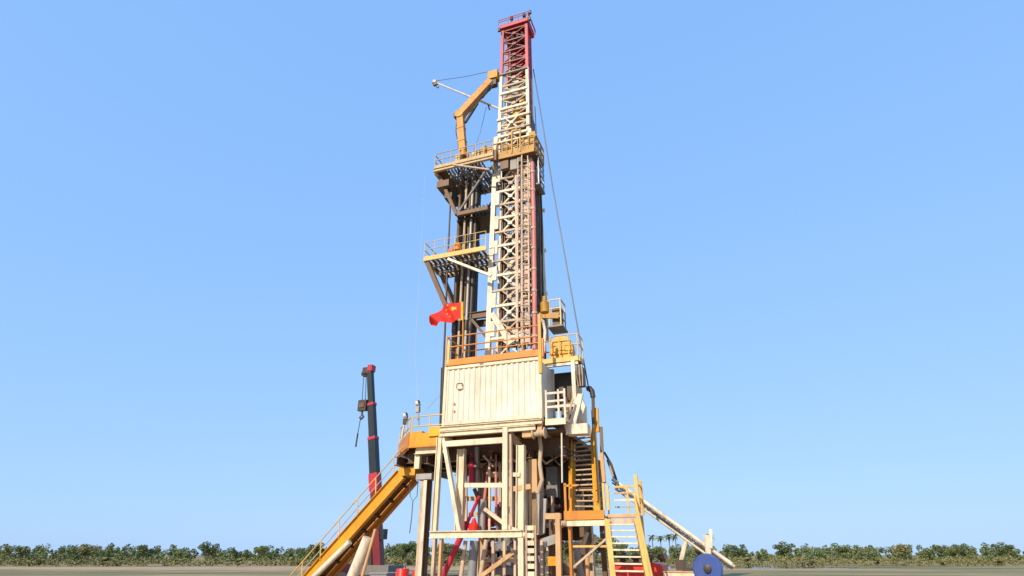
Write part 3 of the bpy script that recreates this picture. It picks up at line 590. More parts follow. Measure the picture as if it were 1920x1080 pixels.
tk = thing('mud_tank', 'dark ribbed tank half hidden below the right of the rig floor', 'tank', V(1.2, 3.9, 0))
part('tank_shell', MB().box((.85, 3.35, 3.2), (3.0, 3.8, 5.9)), 'dark', tk)
for i in range(9): part('rib', MB().box((.9 + .22 * i, 3.29, 3.25), (.96 + .22 * i, 3.345, 5.85)), 'dark', tk)
for u in (.95, 2.0, 2.9): part('leg', bar((u, 3.6, 0), (u, 3.6, 3.18), .2), 'brown', tk)
hp = thing('power_pack', 'dark grey hydraulic power pack behind the wellhead', 'power pack', V(-.6, 3.4, 0))
part('cabinet', MB().box((-1.6, 3.2, .3), (.5, 3.75, 2.5)), 'midgrey', hp)
for i in range(4): part('door', MB().box((-1.52 + .5 * i, 3.15, .45), (-1.08 + .5 * i, 3.19, 2.3)), 'bluegrey' if i % 2 else 'dark', hp)
part('top_pipe', tube([V(-1.5, 3.3, 2.7), V(.4, 3.3, 2.7)], .1, 8), 'grey', hp); part('skid', MB().box((-1.7, 3.1, 0), (.6, 3.8, .28)), 'orange', hp)
def cyl(lb, a, b, r, m='red', rod='grey'):
    o = thing('hydraulic_ram', lb, 'hydraulic ram', min(a, b, key=lambda p: p.z))
    part('barrel', tube([lerp(a, b, .0), lerp(a, b, .66)], r, 10), m, o, True); part('rod', tube([lerp(a, b, .66), b], r * .6, 8), m if rod == m else rod, o, True)
    part('end_cap', MB().lathe(lerp(a, b, .66), [(r * 1.15, -.08), (r * 1.15, .08)], b - a, 10), m, o)
cyl('long slanting red hydraulic ram behind the lower cream beam', P(826, 1090, 1.0), P(899, 930, 1.0), .13, 'red', 'red')
cyl('upright red hydraulic ram hanging close under the rig floor', P(884, 912, 1.6), P(885, 850, 1.6), .15, 'red', 'red')
cyl('thin upright faded red ram beside the centre post', P(930, 975, 1.4), P(930, 852, 1.4), .06, 'rosy', 'rosy')
single('relief_valve', MB().lathe(P(888, 1000, .9), [(.1, 0), (.22, .05), (.24, .3), (.12, .42), (.06, .6)], n=12), 'brightred', 'bright red valve body sitting on the lower cream beam', 'valve', smooth=True)
for i, (a, b, v, r, m, lb) in enumerate((((895, 858), (893, 908), 1.9, .14, 'grey', 'short grey riser pipe hanging beside the red upright ram'),
        ((872, 930), (866, 1004), 1.2, .06, 'white', 'thin white hose standing behind the left cream leg'),
        ((906, 936), (904, 1003), 1.5, .13, 'grey', 'thick grey pipe rising just above the lower cream beam'),
        ((912, 1012), (900, 1085), 1.2, .10, 'dusty', 'dusty pipe standing below the lower cream beam'),
        ((890, 1014), (884, 1085), 1.3, .2, 'bluegrey', 'fat blue grey cylinder below the lower cream beam'),
        ((873, 1014), (864, 1085), 1.2, .09, 'pink', 'pinkish pipe left of the blue grey cylinder'))):
    single('riser_pipe', tube([P(*b, v), P(*a, v)], r, 10), m, lb, 'pipe', smooth=True)
for a, b, v, t, m, lb in (((909, 954), (946, 982), 1.1, .14, 'cream', 'short cream brace slanting down to the centre post'),
        ((903, 1080), (964, 1035), .8, .14, 'tan', 'tan brace slanting up to the right below the lower beam'),
        ((918, 890), (945, 890), 2.0, .2, 'dusty', 'short dusty beam crossing behind the upper cream bar'),
        ((1022, 968), (1052, 968), .8, .2, 'tan', 'tan beam tying the frame to the stair landing'),
        ((1046, 962), (1049, 1090), .8, .2, 'tan', 'tan post standing left of the stair landing'),
        ((1033, 975), (1036, 1090), 1.4, .14, 'brown', 'rusty brown post beside the tan post'),
        ((1020, 1018), (1050, 1008), 1.0, .3, 'grey', 'grey girder end poking out between the posts'),
        ((1022, 935), (1018, 1000), 1.2, .18, 'grey', 'grey upright bracket right of the caged ladder'),
        ((1028, 1052), (1046, 1052), 1.0, .3, 'yellow', 'small yellow block low between the posts')):
    single('steel_beam', bar(P(*a, v), P(*b, v), t, t * 1.1), m, lb, 'beam')
mf = thing('choke_manifold', 'tangle of red and dark pipework and valves filling the space under the rig floor', 'manifold', V(-.8, 2.2, 0))
rm = random.Random(9)
for i in range(26):
    u = rm.uniform(-2.1, 1.0); v = rm.uniform(1.6, 3.0); z0 = rm.uniform(.2, 4.2); k = rm.random()
    d = V(rm.uniform(.5, 1.3), 0, rm.uniform(-.2, .2)) if k < .4 else (V(rm.uniform(-.1, .1), 0, rm.uniform(.8, 1.7)) if k < .8 else V(rm.uniform(-.7, .7), .2, rm.uniform(.6, 1.2)))
    m = rm.choice(['dark', 'brown', 'dusty', 'red', 'midgrey', 'brown', 'rosy', 'grey'])
    part('line_pipe', tube([V(u, v, z0), V(u, v, z0) + d], rm.uniform(.04, .1), 8), m, mf, True)
    if i % 2: part('valve', MB().lathe(V(u, v, z0) + d * .5, [(.06, -.16), (.15, -.14), (.13, 0), (.15, .14), (.06, .16)], d, 10), rm.choice(['red', 'dusty', 'midgrey', 'tan']), mf, True)
cw = thing('ventilation_duct', 'brown boxy ducting hanging beneath the middle of the rig floor', 'duct', V(-.8, 3, 4.2))
for u, v, zz, du, dz, m in ((-2.4, 2.6, 5.1, .6, .7, 'brown'), (-1.4, 3.1, 4.6, .8, 1.0, 'dusty'), (-.2, 2.4, 4.9, .7, .8, 'brown'), (.7, 2.6, 4.3, .5, 1.3, 'midgrey'), (-.9, 3.5, 3.6, 1.0, .5, 'brown')): part('duct_section', MB().box((u, v, zz), (u + du, v + .5, zz + dz)), m, cw)
vl = thing('site_ladder', 'cream ladder with flat rungs at the foot of the frame', 'ladder', V(P(995, 1005, -.05).x, -.05, 0))
for px in (987, 1004): part('stile', bar(V(P(px, 1005, -.05).x, -.05, 0), P(px, 985, -.05), .06, .12), 'dusty', vl)
a, b = P(987, 1005, -.05), P(1004, 1005, -.05)
for i in range(11): part('rung', bar((a.x + .05, -.05, .25 + .27 * i), (b.x - .05, -.05, .25 + .27 * i), .1, .17), 'cream', vl)
bk = single('rigging_hose', tube([P(1010, 808, .8), P(1014, 840, .8), P(1012, 870, .8), P(1016, 900, .8), P(1008, 925, .8)], .09, 8), 'dusty', 'dusty hanging hose coiled under the right of the container', 'hose', smooth=True)
hw = MB()
single('hanging_chain', tube([P(1053, 812, 0.2), P(1054, 905, .2)], .035, 6), 'white', 'thin pale line hanging straight under the side landing', 'line')
wl = thing('winch', 'small tan winch with a drum tucked below the right corner of the container', 'winch', P(1010, 815, .1))
q = P(1012, 812, .15); part('drum', MB().lathe(q + V(-.3, 0, 0), [(.24, 0), (.24, .05), (.14, .06), (.14, .5), (.24, .51), (.24, .56)], (1, 0, 0), 14), 'dusty', wl, True)
part('motor', MB().box(q + V(-.75, -.12, -.15), q + V(-.34, .2, .15)), 'tan', wl); part('bracket', MB().bar(q + V(0, 0, .1), q + V(.1, 0, .75), .2, .14), 'tan', wl)

# ------------------------------------------------------------ yellow slide and its pipes
S0, S1 = V(-6.45, 2, 5.5), V(-11.95, 2, .05)
sl = thing('pipe_slide', 'steep yellow pipe slide running from the rig floor down to the left', 'slide', V(-11.9, 2.8, 0))
part('side_beam', MB().ibeam(S0, S1, .26, .56), 'yellow', sl, label='sunlit yellow side beam')
part('side_beam', MB().ibeam(S0 + V(0, 1.3, 0), S1 + V(0, 1.3, -.06), .26, .60), 'orange', sl)
part('slide_plate', bar(S0 + V(0, .65, .02), S1 + V(0, .65, .02), 1.02, .05), 'brown', sl)  # brown puts the shadow beneath the slide into the colour
for i in range(8):
    c = lerp(S0, S1, .06 + .125 * i); part('cross_member', bar(c + V(0, .13, -.1), c + V(0, 1.17, -.1), .12, .12), 'brown', sl)
part('top_hook', MB().box((-6.6, 2.0, 5.45), (-5.7, 3.75, 5.85)), 'yellow', sl)
h0, h1 = S0 + V(-.15, -.05, .2), S1 + V(0, -.05, .2); up = V(-.1, 0, .85)
for i in range(6): c = lerp(h0, h1, .04 + .17 * i); part('rail_post', tube([c, c + up], .03, 6), 'pale', sl)
part('handrail', tube([h0 + up + V(.35, 0, .35), h1 + up], .032, 6), 'pale', sl); part('handrail', tube([h0 + up * .5, h1 + up * .5], .025, 6), 'dusty', sl)
for k_ in (.3, 1.0): part('runner', bar(S0 + V(0, k_, .12), S1 + V(0, k_, .12), .1, .12), 'pale', sl)
for (a, b, v, r, m, lb) in (((656, 1016), (578, 1092), 1.75, .13, 'white', 'white pipe lying along the sunlit edge of the yellow slide'),
                            ((690, 1008), (656, 1092), 1.3, .24, 'white', 'thick white pipe propped under the yellow slide'),
                            ((704, 992), (676, 1092), 1.25, .07, 'tan', 'thin tan rod propped right of the thick white pipe')):
    single('loose_pipe', tube([P(*b, v), P(*a, v)], r, 12), m, lb, 'pipe', smooth=True)
single('lifting_sling', tube([P(768, 898, 2.2), P(769, 930, 2.2), P(774, 940, 2.2), P(782, 930, 2.2), P(784, 900, 2.2)], .018, 5).tube([P(774, 940, 2.2), P(772, 968, 2.2), P(768, 1000, 2.2)], .022, 5), 'wire', 'thin looped sling hanging under the left of the rig floor', 'sling')

# floodlights on the left of the rig floor
def flood(lb, base, head, m, two=False):
    o = thing('floodlight', lb, 'floodlight', base)
    part('pole', tube([base, head], .045, 8), m, o, True)
    part('lamp_housing', MB().lathe(head + V(0, .12, .1), [(.05, 0), (.11, .06), (.12, .17), (.06, .2)], (-.3, -1, -.3), 12), 'dark', o, True)
    part('lamp_glass', MB().lathe(head + V(-.045, -.06, .05), [(.1, 0), (.1, .02)], (-.3, -1, -.3), 12), 'lens', o)
    part('lamp_bracket', MB().box(head + V(-.1, -.06, -.1), head + V(.1, .06, .02)), 'midgrey', o)
    part('ballast_box', MB().box(head + V(-.1, -.08, -.42), head + V(.1, .08, -.14)), 'dark' if two else 'grey', o)
flood('floodlight with pale glass on a slim pole at the left of the container', P(785, 800, 1.2), P(784, 757, 1.2), 'grey')
flood('dark floodlight cluster on a white post at the far left of the rig floor', P(752, 826, 1.8), P(761, 780, 1.8), 'white', True)

# ------------------------------------------------------------ right side: landing, drawworks platform
ld = thing('side_landing', 'cream railed landing beside the right end of the container', 'landing', V(1.9, .9, 7.0))
part('deck', MB().box((1.42, .3, 7.14), (2.3, 2.4, 7.2)), 'cream', ld)
part('edge_beam', bar((1.42, .27, 7.1), (2.32, .27, 7.1), .08, .26), 'cream', ld)
for zz in (7.75, 8.0, 8.35): part('handrail', bar((1.45, .3, zz), (2.3, .3, zz), .06, .09), 'white', ld)
for u in (1.47, 2.02, 2.3): part('rail_post', bar((u, .3, 7.24), (u, .3, 8.5), .08, .08), 'white', ld)
part('door_panel', MB().box((1.7, 1.9, 7.25), (2.2, 1.95, 8.3)), 'brown', ld)
dp = thing('drawworks_platform', 'brown decked platform with pale rails right of the container', 'platform', V(2.0, 2.4, 9.6))
part('deck', MB().box((1.0, 1.5, 10.15), (2.72, 2.3, 10.27)), 'brown', dp)
part('edge_beam', bar((1.0, 1.46, 10.2), (2.72, 1.46, 10.2), .07, .22), 'pale', dp)
part('edge_beam', bar((2.76, 1.5, 10.2), (2.76, 2.3, 10.2), .07, .22), 'pale', dp)
railing(dp, (1.4, 1.46, 10.3), (2.72, 1.46, 10.3), 1.1, 4, 'pale', .028, 0); railing(dp, (2.76, 1.5, 10.3), (2.76, 2.3, 10.3), 1.1, 2, 'pale', .028, 0, first=False)
part('support_post', bar((2.48, 1.4, 8.1), (2.48, 1.4, 10.07), .17, .14), 'white', dp)
part('support_post', bar((2.52, 1.42, 7.0), (2.52, 1.42, 8.08), .22, .16), 'dusty', dp)
part('support_beam', bar((1.2, 1.5, 9.98), (2.7, 1.5, 9.98), .12, .12), 'white', dp)
part('back_panel', MB().box((1.0, 2.5, 8.1), (2.55, 2.6, 9.9)), 'dark', dp)
part('side_cabinet', MB().box((2.55, 1.6, 9.0), (2.85, 2.2, 9.85)), 'brown', dp)
for i in range(5): part('side_cable', tube([V(2.6 + .06 * i, 1.55, 9.9), V(2.58 + .07 * i, 1.5, 9.4), V(2.64 + .05 * i, 1.56, 8.9)], .025, 6), 'dark' if i % 2 else 'dusty', dp)
for i in range(4): part('stored_drum', MB().lathe((1.2 + .32 * i, 2.3, 8.12), [(.14, 0), (.15, .1), (.12, .5 + .2 * (i % 2))], n=10), 'brown', dp, True)
part('lower_beam', bar((1.5, 1.35, 8.0), (2.45, 1.35, 8.0), .1, .14), 'white', dp)
part('lower_rail', bar((2.1, 1.2, 7.0), (2.1, 1.2, 7.9), .09, .09), 'white', dp)
dw = thing('drawworks', 'round bright yellow drawworks housing on the platform right of the mast', 'drawworks', V(1.85, 2.2, 10.28))
part('housing', MB().prism([(1.3, 1.75, 10.3), (2.35, 1.75, 10.3), (2.42, 1.75, 10.75), (2.36, 1.75, 11.15), (2.15, 1.75, 11.42), (1.85, 1.75, 11.5), (1.5, 1.75, 11.42), (1.3, 1.75, 11.2)], (0, .5, 0)), 'bright', dw)
for zz in (10.62, 11.05): part('housing_rib', bar((1.28, 1.71, zz), (2.4, 1.71, zz), .06, .07), 'yellow', dw)
part('base_flange', bar((1.2, 1.7, 10.34), (2.5, 1.7, 10.34), .1, .1), 'orange', dw); part('access_door', MB().box((1.6, 1.70, 10.66), (2.05, 1.74, 11.0)), 'bright', dw)
mm = thing('mast_cage', 'yellow motor and grey railed cage fixed to the right of the lower mast', 'motor cage', V(1.2, 2.6, 11.6))
part('motor', MB().lathe(P(1022, 588, 2.6), [(.15, 0), (.24, .05), (.24, .6), (.12, .7), (.12, .95)], n=12), 'ochre', mm, True)
part('bracket', bar(P(1008, 592, 2.6), P(1048, 592, 2.6), .12, .3), 'ochre', mm)
c0 = P(1031, 612, 2.6); c1 = P(1050, 560, 2.6)
for u in (c0.x, c1.x):
    for v in (2.6, 3.5): part('cage_post', bar((u, v, c0.z), (u, v, c1.z), .06), 'pale', mm)
for k in range(4):
    zz = c0.z + (c1.z - c0.z) * k / 3; part('cage_rail', MB().bar((c0.x, 2.6, zz), (c1.x, 2.6, zz), .05).bar((c1.x, 2.6, zz), (c1.x, 3.5, zz), .05), 'grey', mm)
part('cage_floor', MB().box((c0.x - .1, 2.5, c0.z - .08), (c1.x + .1, 3.6, c0.z)), 'midgrey', mm)
part('electric_box', MB().box((c0.x + .1, 2.75, c0.z + .02), (c1.x - .05, 3.3, c0.z + 1.1)), 'brown', mm)
part('pipe_elbow', tube([P(1012, 598, 2.2), P(1018, 602, 2.2), P(1022, 620, 2.2), P(1020, 660, 2.2)], .08, 8), 'white', mm, True)
part('pipe_elbow', tube([P(1015, 640, 2.2), P(1014, 680, 2.2)], .13, 8), 'brown', mm, True)
single('guard_post', bar(P(1017, 690, 1.6), P(1016, 635, 1.6), .16, .14), 'orange', 'orange post between the container roof and yellow drawworks', 'post')
# slanted white sheeting and chutes by the stairs
ch = thing('white_chute', 'white boxed chute slanting down beside the right landing', 'chute', V(2.4, 1.2, 6.6))
part('chute_side', MB().prism([P(1083, 738, 1.0), P(1093, 738, 1.0), P(1074, 815, 1.0), P(1060, 815, 1.0)], (0, .15, 0)), 'white', ch)
part('chute_side', MB().prism([P(1090, 745, 1.8), P(1097, 760, 1.8), P(1100, 812, 1.8), P(1078, 812, 1.8)], (0, .3, 0)), 'white', ch)
part('chute_box', MB().prism([P(1058, 796, .8), P(1101, 793, .8), P(1102, 812, .8), P(1062, 814, .8)], (0, .6, 0)), 'white', ch)
for a, b in (((1064, 770), (1064, 812)), ((1074, 748), (1060, 800)), ((1048, 762), (1060, 764))): part('strut', bar(P(*a, .7), P(*b, .7), .08), 'dusty', ch)
gp = thing('gooseneck_pipe', 'dark bent gooseneck pipe on a rusty riser by the stair head', 'pipe', P(1113, 795, 2.4))
part('neck', tube([P(1100, 729, 2.4), P(1106, 728, 2.4), P(1110, 733, 2.4), P(1112, 745, 2.4)], .12, 10), 'dark', gp, True)
part('riser', tube([P(1112, 746, 2.4), P(1113, 795, 2.4)], .075, 8), 'brown', gp, True)

# ------------------------------------------------------------ stairs
def flight(lb, bl, br, tl, tr, n, m_s, m_t, wd, rails=(True, True), tdep=.26):
    o = thing('stair_flight', lb, 'stairs', bl)
    for a, b, rl in ((bl, tl, rails[0]), (br, tr, rails[1])):
        part('stringer', bar(a, b, wd, .26), m_s, o)
        if rl:
            z = V(0, 0, .95)
            for t in (.03, .5, .97): p = lerp(a, b, t); part('rail_post', tube([p, p + z], .035, 6), m_s, o)
            part('handrail', tube([a + z, b + z], .04, 6), m_s, o); part('handrail', tube([a + z * .55, b + z * .55], .03, 6), m_s, o)
    for i in range(n):
        t = (i + .5) / n; p, q = lerp(bl, tl, t), lerp(br, tr, t); d = (q - p).normalized()
        part('tread', bar(p + d * (wd * .5 + .01), q - d * (wd * .5 + .01), tdep, .05), m_t, o)
    return o
flight('upper yellow stair flight climbing from the landing to the rig floor', P(1073, 965, 1.2), P(1121, 966, 1.2), P(1073, 812, 3.6), P(1112, 806, 3.6), 17, 'yellow', 'dusty', .24, (True, True))
flight('lower yellow stair flight with open treads coming down from the landing', V(4.42, -2.35, .02), V(5.68, -2.35, .02), P(1138, 978, .9), P(1194, 978, .9), 14, 'pale', 'cream', .19, (False, True))
sl_ = thing('stair_landing', 'railed stair landing with orange edge between the two flights', 'landing', V(3.6, 1.2, 0))
LZ = P(1095, 966, 1.0).z
part('deck', MB().box((1.95, 1.05, LZ - .06), (4.9, 2.2, LZ)), 'dusty', sl_)
part('edge_beam', bar((1.9, .98, LZ), (3.55, .98, LZ), .08, .34), 'orange', sl_); part('edge_beam', bar((2.0, 1.0, LZ - .3), (3.6, 1.0, LZ - .3), .1, .2), 'cream', sl_)
part('edge_beam', bar((3.7, .98, LZ - .05), (4.95, .98, LZ - .05), .08, .12), 'tan', sl_); part('edge_beam', bar((3.7, 1.02, LZ - .24), (4.9, 1.02, LZ - .24), .08, .18), 'dusty', sl_)
for u, m, h in ((1.98, 'orange', 1.25), (2.2, 'orange', 1.0), (3.58, 'pale', 1.2), (3.75, 'pale', 1.1)): part('rail_post', bar((u, 1.0, LZ + .17), (u, 1.0, LZ + h), .09), m, sl_)
part('rail_post', bar((4.92, 1.0, LZ + .02), (4.92, 1.0, LZ + 1.45), .14), 'pale', sl_)
for h, m in ((.62, 'white'), (1.15, 'pale')): part('handrail', bar((3.8, 2.15, LZ + h), (4.9, 2.15, LZ + h), .06, .08), m, sl_); part('handrail', bar((2.24, 2.15, LZ + h), (3.6, 2.15, LZ + h), .05, .06), 'pale', sl_)
for u, h in ((4.35, 1.2), (2.9, 1.1), (2.45, 1.15)): part('rail_post', bar((u, 2.15, LZ + .01), (u, 2.15, LZ + h), .07), 'pale', sl_)
for h, m in ((.35, 'grey'), (.9, 'tan')): part('handrail', bar((3.8, 2.12, LZ + h), (4.9, 2.12, LZ + h), .045, .06), m, sl_)
for h in (.6, 1.12): part('handrail', bar((4.93, 1.08, LZ + h), (4.93, 2.15, LZ + h), .05, .06), 'pale', sl_)
part('rail_post', bar((4.93, 2.15, LZ + .02), (4.93, 2.15, LZ + 1.35), .1), 'yellow', sl_)
part('knee_brace', bar((2.05, 1.2, LZ - .1), (2.05, 1.2, 1.2), .1), 'orange', sl_); part('cross_tie', bar((2.05, 1.3, 1.5), (3.55, 1.3, 2.6), .08), 'dusty', sl_); part('cross_tie', bar((2.05, 1.35, 2.3), (3.55, 1.35, 2.3), .08), 'pale', sl_)
part('handrail', bar((1.95, .98, LZ + 1.15), (2.5, .98, LZ + 1.15), .05, .08), 'orange', sl_)
for u in (3.62, 2.0): part('leg', bar((u, 1.5, 0), (u, 1.5, LZ - .07), .14), 'pale' if u > 3 else 'tan', sl_)
part('leg', bar((4.85, 2.1, 0), (4.85, 2.1, LZ - .07), .12), 'pale', sl_)
single('stair_gate_post', bar(P(1119, 810, 2.6), P(1117, 765, 2.6), .22, .16), 'yellow', 'yellow post at the head of the upper stair flight', 'post')
single('stair_side_panel', MB().prism([P(1124, 800, 2.7), P(1129, 800, 2.7), P(1133, 880, 2.0), P(1126, 880, 2.0)], (0, .1, 0)), 'brown', 'dark brown panel along the right of the upper stair flight', 'panel')
single('stair_hand_pole', bar(P(1128, 850, 1.8), P(1133, 905, 1.4), .14), 'orange', 'rusty orange pole beside the foot of the upper stair flight', 'pole')

# ------------------------------------------------------------ white pipe gantry running off to the right
ga = thing('flow_line', 'white trussed flow line sloping down from the stairs to the right', 'flow line', V(P(1345, 1042, 4).x, 4, 0))
g0, g1 = P(1148, 898, 4), P(1372, 1058, 4)
part('main_pipe', tube([g0, g1], .085, 10), 'white', ga, True); part('side_pipe', tube([g0 + V(.1, .55, -.1), g1 + V(.1, .55, -.1)], .06, 8), 'dusty', ga, True); part('truss_chord', tube([lerp(g0, g1, .02) + V(0, .1, -.34), lerp(g0, g1, .9) + V(0, .1, -.34)], .055, 8), 'white', ga, True)
for i in range(22):
    a = lerp(g0, g1, .02 + .04 * i); b = lerp(g0, g1, .04 + .04 * i) + V(0, .1, -.34); part('web_bar', MB().tube([a, b], .022, 5).tube([b, lerp(g0, g1, .06 + .04 * i)], .022, 5), 'grey', ga)
part('lower_chord', tube([P(1206, 946, 4.4), P(1318, 1035, 4.4)], .045, 6), 'grey', ga); part('cable', tube([g0 + V(0, -.1, -.17), g1 + V(0, -.1, -.17)], .03, 6), 'dark', ga)
for i in range(9):
    a = lerp(P(1206, 946, 4.4), P(1318, 1035, 4.4), i / 8.); b = lerp(g0, g1, .26 + .51 * (i + .4) / 8.4); part('web_bar', tube([a, b], .025, 5), 'grey', ga)
part('prop', tube([P(1288, 1008, 4.2), P(1277, 1052, 4.2)], .1, 8), 'white', ga, True)
part('prop_motor', MB().box(P(1276, 1052, 4.2) + V(-.2, -.2, -.5), P(1276, 1052, 4.2) + V(.2, .2, .05)), 'dark', ga)
part('prop_leg', bar(V(P(1276, 1052, 4.2).x, 4.2, 0), P(1276, 1065, 4.2), .14), 'brown', ga)
part('end_post', bar(V(P(1324, 1005, 4).x, 3.9, .0), P(1324, 1003, 3.9), .22, .16), 'white', ga); part('end_post', bar(P(1333, 1028, 3.85), P(1333, 992, 3.85), .12), 'white', ga)
part('upper_line', tube([P(1133, 848, 4), P(1146, 870, 4), P(1156, 900, 4)], .05, 6), 'dark', ga)
part('upper_line', tube([P(1139, 862, 4.2), P(1152, 898, 4.2)], .06, 6), 'dusty', ga)
part('stay', tube([P(1139, 915, 3.6), P(1142, 965, 3.6)], .03, 6), 'grey', ga)

# guy lines
single('guy_line', tube([P(1000, 130, 3.6), P(1018, 236, 3.2), P(1036, 350, 2.9), P(1061, 490, 2.6), P(1084, 620, 2.5), P(1105, 735, 2.4)], .032, 6), 'wire', 'long dark guy line running down the right side of the mast', 'guy line')
single('guy_line', tube([P(1003, 200, 4.4), P(1014, 420, 4.2), P(1023, 560, 4.0)], .03, 6), 'grey', 'faint short guy line hugging the right edge of the mast', 'guy line')
single('whip_line', tube([P(797, 330, 2.6), P(785, 540, 2.2), P(778, 660, 1.8), P(784, 752, 1.2)], .006, 5), 'grey', 'very faint thin line rising from the pale floodlight into the sky', 'line')
single('whip_line', tube([P(800, 768, 1.4), P(826, 740, 1.8)], .012, 5), 'grey', 'short faint wire slanting from the floodlight to the container', 'line')
single('mast_line', tube([P(912, 200, 3.2), P(900, 250, 3.2), P(888, 282, 3.2)], .015, 5), 'wire', 'short thin line from the jib down to the racking platform', 'line')

# ------------------------------------------------------------ mobile crane behind the slide
VC = 9.0
def C_(px, py): return P(px, py, VC)
cb = V(C_(712, 1060).x, VC, 0)
cr = thing('mobile_crane', 'mobile crane with dark telescopic boom and red base section behind the slide', 'crane', cb)
b0, b1 = C_(711, 1072), C_(694, 696)
def bt(y): return lerp(b0, b1, (b0.z - C_(700, y).z) / (b0.z - b1.z))
part('boom_section', MB().bar(bt(1072), bt(905), .48, .5), 'shadedred', cr, label='red base section of the boom')  # base section in darker red, its shade put into the colour
part('boom_section', MB().bar(bt(904), bt(822), .50, .48), 'navy', cr); part('boom_section', MB().bar(bt(823), bt(758), .42, .4), 'navy', cr); part('boom_section', MB().bar(bt(759), bt(700), .36, .34), 'navy', cr)
for y, wd in ((905, .6), (822, .56), (758, .5)): c = bt(y); d = (b1 - b0).normalized(); part('collar', MB().bar(c - d * (.5 if y == 905 else .09), c + d * (.55 if y == 905 else .09), wd, wd * .9), 'red', cr)
h = bt(696); part('boom_head', MB().box(h + V(-.5, -.2, -.15), h + V(.2, .2, .28)), 'dark', cr); part('boom_head', MB().box(h + V(-.1, -.24, .0), h + V(.26, .24, .42)), 'red', cr)
part('head_sheave', MB().lathe(h + V(-.42, -.1, -.1), [(.08, 0), (.24, .02), (.2, .1), (.24, .2), (.08, .22)], (0, 1, 0), 14), 'dark', cr, True)
part('boom_ram', tube([bt(1078) + V(-.52, -.1, 0), bt(940) + V(-.3, -.1, 0)], .14, 8), 'dark', cr, True)
part('winch_box', MB().box(C_(716, 1008) + V(-.1, -.2, -.1), C_(724, 992) + V(0, .2, 0)), 'navy', cr)
body = cb
part('chassis', MB().box(body + V(-4, -1.1, .55), body + V(4.6, 1.1, .95)), 'dark', cr)
part('cab', MB().prism([body + V(-3.9, -1.1, .96), body + V(-2.2, -1.1, .96), body + V(-2.2, -1.1, 1.5), body + V(-3.4, -1.1, 1.5)], (0, 2.2, 0)), 'red', cr)
part('turntable', MB().box(body + V(-.9, -1.0, .96), body + V(1.2, 1.0, 1.45)), 'midgrey', cr)
for u in (-3, -1.8, 2.2, 3.5):
    for v in (-1.0, 1.0): part('wheel', MB().lathe(body + V(u, v - .15, .55), [(.3, 0), (.54, .03), (.54, .27), (.3, .3)], (0, 1, 0), 18), 'rubber', cr, True)
hb = thing('hook_block', 'dark crane hook block with a dangling tag line left of the boom', 'hook block', P(679, 775, VC - .2))
k = P(680, 765, VC - .2)
part('block', MB().box(k + V(-.3, -.15, -.2), k + V(.32, .15, .52)), 'dark', hb); part('cheek', MB().box(k + V(-.18, -.2, .0), k + V(.2, -.155, .3)), 'brown', hb)
part('hook', MB().tube([k + V(0, 0, -.2), k + V(0, 0, -.42), k + V(.14, 0, -.6), k + V(0, 0, -.74), k + V(-.16, 0, -.6)], .07, 8), 'dark', hb, True)
part('hoist_rope', MB().tube([k + V(-.1, 0, .5), h + V(-.5, 0, -.1)], .025, 5).tube([k + V(.15, 0, .5), h + V(-.3, 0, -.1)], .025, 5), 'wire', hb)
part('tag_line', MB().tube([P(677, 778, VC - .2), P(671, 812, VC - .2)], .03, 5).tube([P(671, 812, VC - .2), P(667, 838, VC - .2)], .055, 6), 'dark', hb)

# ------------------------------------------------------------ small site objects along the bottom edge
rs = thing('cable_reel', 'blue cable reel disc standing at the right edge of the site', 'cable reel', V(P(1326, 1066, 2).x, 2, 0))
c = P(1326, 1067, 2); RR = .54
part('flange', MB().lathe(c + V(0, -.1, 0), [(RR - .05, 0), (RR, .03), (RR, .09), (RR - .05, .12)], (.15, 1, 0), 32), 'blue', rs)
part('flange', MB().lathe(c + V(0, .85, 0), [(RR - .05, 0), (RR, .03), (RR, .09), (RR - .05, .12)], (.15, 1, 0), 32), 'blue', rs)
part('hub', MB().lathe(c + V(0, -.2, 0), [(.05, 0), (.13, .02), (.13, .09), (.22, .12), (.22, 1.0)], (.15, 1, 0), 18), 'dark', rs, True)
for s_ in (-1, 1): part('stand', MB().bar(c + V(.45 * s_, .2, -c.z), c + V(.1, .2, 0), .09).bar(c + V(.45 * s_, .7, -c.z), c + V(.1, .7, 0), .09), 'grey', rs)
rt = thing('red_tank', 'long bright red tank behind the lower stair flight', 'tank', V(P(1190, 1070, 3).x, 3, 0))
ta, tb_ = P(1150, 1054, 3), P(1241, 1054, 3)
part('tank_shell', MB().box((ta.x, 2.9, .25), (tb_.x - .42, 5, ta.z)), 'brightred', rt)
part('tank_shell', MB().prism([(tb_.x - .40, 2.9, .25), (tb_.x + .1, 2.9, .25), (tb_.x, 2.9, ta.z - .12), (tb_.x - .40, 2.9, ta.z)], (0, 2.1, 0)), 'brightred', rt)
part('top_rim', bar((ta.x, 2.86, ta.z - .05), (tb_.x - .42, 2.86, ta.z - .05), .06, .08), 'rosy', rt)
for i in range(4): part('top_fitting', MB().lathe((ta.x + .3 + .55 * i, 3.6, ta.z), [(.12, 0), (.12, .1), (.22, .12), (.18, .3)], n=10), 'brown', rt, True)
part('skid', MB().box((ta.x, 2.9, 0), (tb_.x, 5, .24)), 'dark', rt)
bx = thing('tool_container', 'low beige box with a dark lid fitting at the right of the red tank', 'box', V(P(1270, 1075, 2.5).x, 2.5, 0))
a, b = P(1243, 1071, 2.5), P(1301, 1071, 2.5)
part('body', MB().box((a.x, 2.5, 0), (b.x, 4, a.z - .04)), 'cream', bx); part('lid', MB().box((a.x - .03, 2.46, a.z - .038), (b.x + .03, 4.04, a.z)), 'tan', bx)
part('lid_handle', MB().box((a.x + .7, 3, a.z), (a.x + 1.1, 3.2, a.z + .12)), 'dark', bx)
